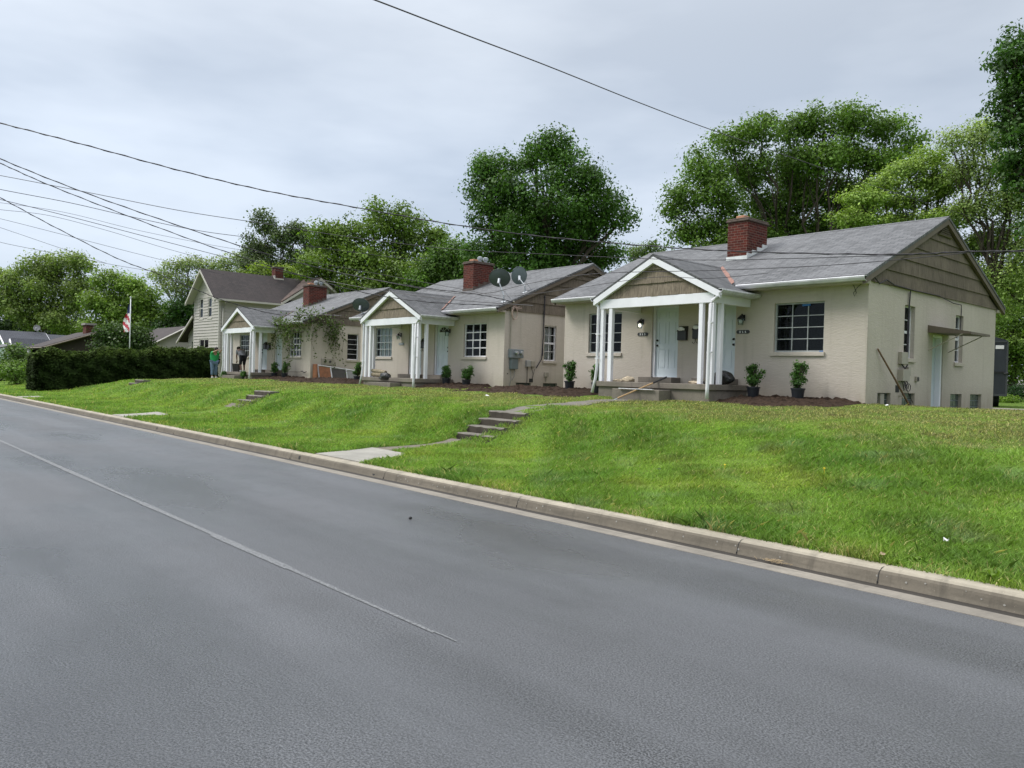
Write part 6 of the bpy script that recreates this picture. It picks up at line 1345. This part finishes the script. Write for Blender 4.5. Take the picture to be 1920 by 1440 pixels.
CB = empty('planter_box', (-43.0, 17.75, 1.44), 'dark open box on the farthest porch under the bending person', 'box')
mb = MB(); mb.lathe((-42.93, 17.75, 1.44), [(.20, 0), (.26, .44), (.28, .45), (.25, .45), (.19, .05), (.0, .05)], 4); mb.build('tub', M['screen'], CB)
mb = MB(); mb.box(-39.9, -39.55, 17.0, 17.25, 1.44, 1.60); tag(mb.build('concrete_block', M['concrete_path'], origin=(-39.7, 17.1, 1.44), bevel=.01), 'grey block on the farthest porch edge near the door', 'block') if False else None

# ------------------------------------------------------------------ light
w = bpy.data.worlds.new('World'); SC.world = w; w.use_nodes = True; nt = w.node_tree; bg = nt.nodes['Background']
SUN_EL, SUN_AZ = math.radians(46), math.radians(228)
sky = nt.nodes.new('ShaderNodeTexSky'); sky.sky_type = 'NISHITA'; sky.sun_disc = False; sky.sun_elevation = SUN_EL; sky.sun_rotation = SUN_AZ; sky.air_density = 1; sky.dust_density = 2
tc = nt.nodes.new('ShaderNodeTexCoord'); sp = nt.nodes.new('ShaderNodeSeparateXYZ'); L(nt, tc.outputs['Generated'], sp.inputs[0])
mp = nt.nodes.new('ShaderNodeMapping'); mp.inputs['Scale'].default_value = (1, 1, 3.4); mp.inputs['Rotation'].default_value = (0, 0, .5); L(nt, tc.outputs['Generated'], mp.inputs[0])
c1 = noise(nt, mp.outputs[0], 1.7, 5, .5); c2 = noise(nt, mp.outputs[0], 5, 4, .5)
ad = node(nt, 'ShaderNodeMath', operation='MULTIPLY_ADD'); L(nt, c2, ad.inputs[0]); ad.inputs[1].default_value = .22; L(nt, c1, ad.inputs[2])
cl = mixc(nt, ramp(nt, ad.outputs[0], [(.50, 0.), (.72, 1.)]), (2.95, 3.45, 4.2), (4.25, 4.75, 5.45))
# an overcast sky is brighter overhead than near the horizon
zr_ = node(nt, 'ShaderNodeMapRange'); L(nt, sp.outputs[2], zr_.inputs[0]); zr_.inputs[1].default_value = .38; zr_.inputs[2].default_value = .95; zr_.inputs[3].default_value = 1.0; zr_.inputs[4].default_value = 3.6; zr_.interpolation_type = 'SMOOTHSTEP'
zf_ = node(nt, 'ShaderNodeMapRange'); L(nt, sp.outputs[2], zf_.inputs[0]); zf_.inputs[1].default_value = .25; zf_.inputs[2].default_value = .8
cl = mixc(nt, zf_.outputs[0], cl, (4.5, 4.6, 4.7))
az_ = node(nt, 'ShaderNodeMapRange'); L(nt, sp.outputs[0], az_.inputs[0]); az_.inputs[1].default_value = -1.0; az_.inputs[2].default_value = .6; az_.inputs[3].default_value = 1.14; az_.inputs[4].default_value = .80
va = nt.nodes.new('ShaderNodeVectorMath'); va.operation = 'SCALE'; L(nt, cl, va.inputs[0]); L(nt, az_.outputs[0], va.inputs['Scale']); cl = va.outputs[0]
vm = nt.nodes.new('ShaderNodeVectorMath'); vm.operation = 'SCALE'; L(nt, cl, vm.inputs[0]); L(nt, zr_.outputs[0], vm.inputs['Scale'])
L(nt, mixc(nt, .92, sky.outputs[0], vm.outputs[0]), bg.inputs[0]); bg.inputs[1].default_value = .1
sl_ = bpy.data.lights.new('sun', 'SUN'); sl_.energy = 1.5; sl_.angle = math.radians(18); sl_.color = (1, .97, .92)
so = bpy.data.objects.new('sun', sl_); COL.objects.link(so)
# sky rotation 0 points to +y and grows clockwise seen from above
sd = Vector((math.sin(SUN_AZ)*math.cos(SUN_EL), math.cos(SUN_AZ)*math.cos(SUN_EL), math.sin(SUN_EL)))
so.rotation_euler = sd.to_track_quat('Z', 'Y').to_euler(); so.location = (0, 0, 30)

cam = bpy.data.cameras.new('camera'); co = bpy.data.objects.new('camera', cam); COL.objects.link(co)
cam.sensor_width = 36; cam.lens = 36*FPX/1920; cam.clip_start = .05; cam.clip_end = 1500
co.matrix_world = Matrix(((RT[0], UP[0], -FW[0], CAM[0]), (RT[1], UP[1], -FW[1], CAM[1]), (RT[2], UP[2], -FW[2], CAM[2]), (0, 0, 0, 1)))
SC.camera = co
SC.view_settings.view_transform = 'Standard'; SC.view_settings.look = 'None'; SC.view_settings.gamma = 1; SC.view_settings.exposure = .74
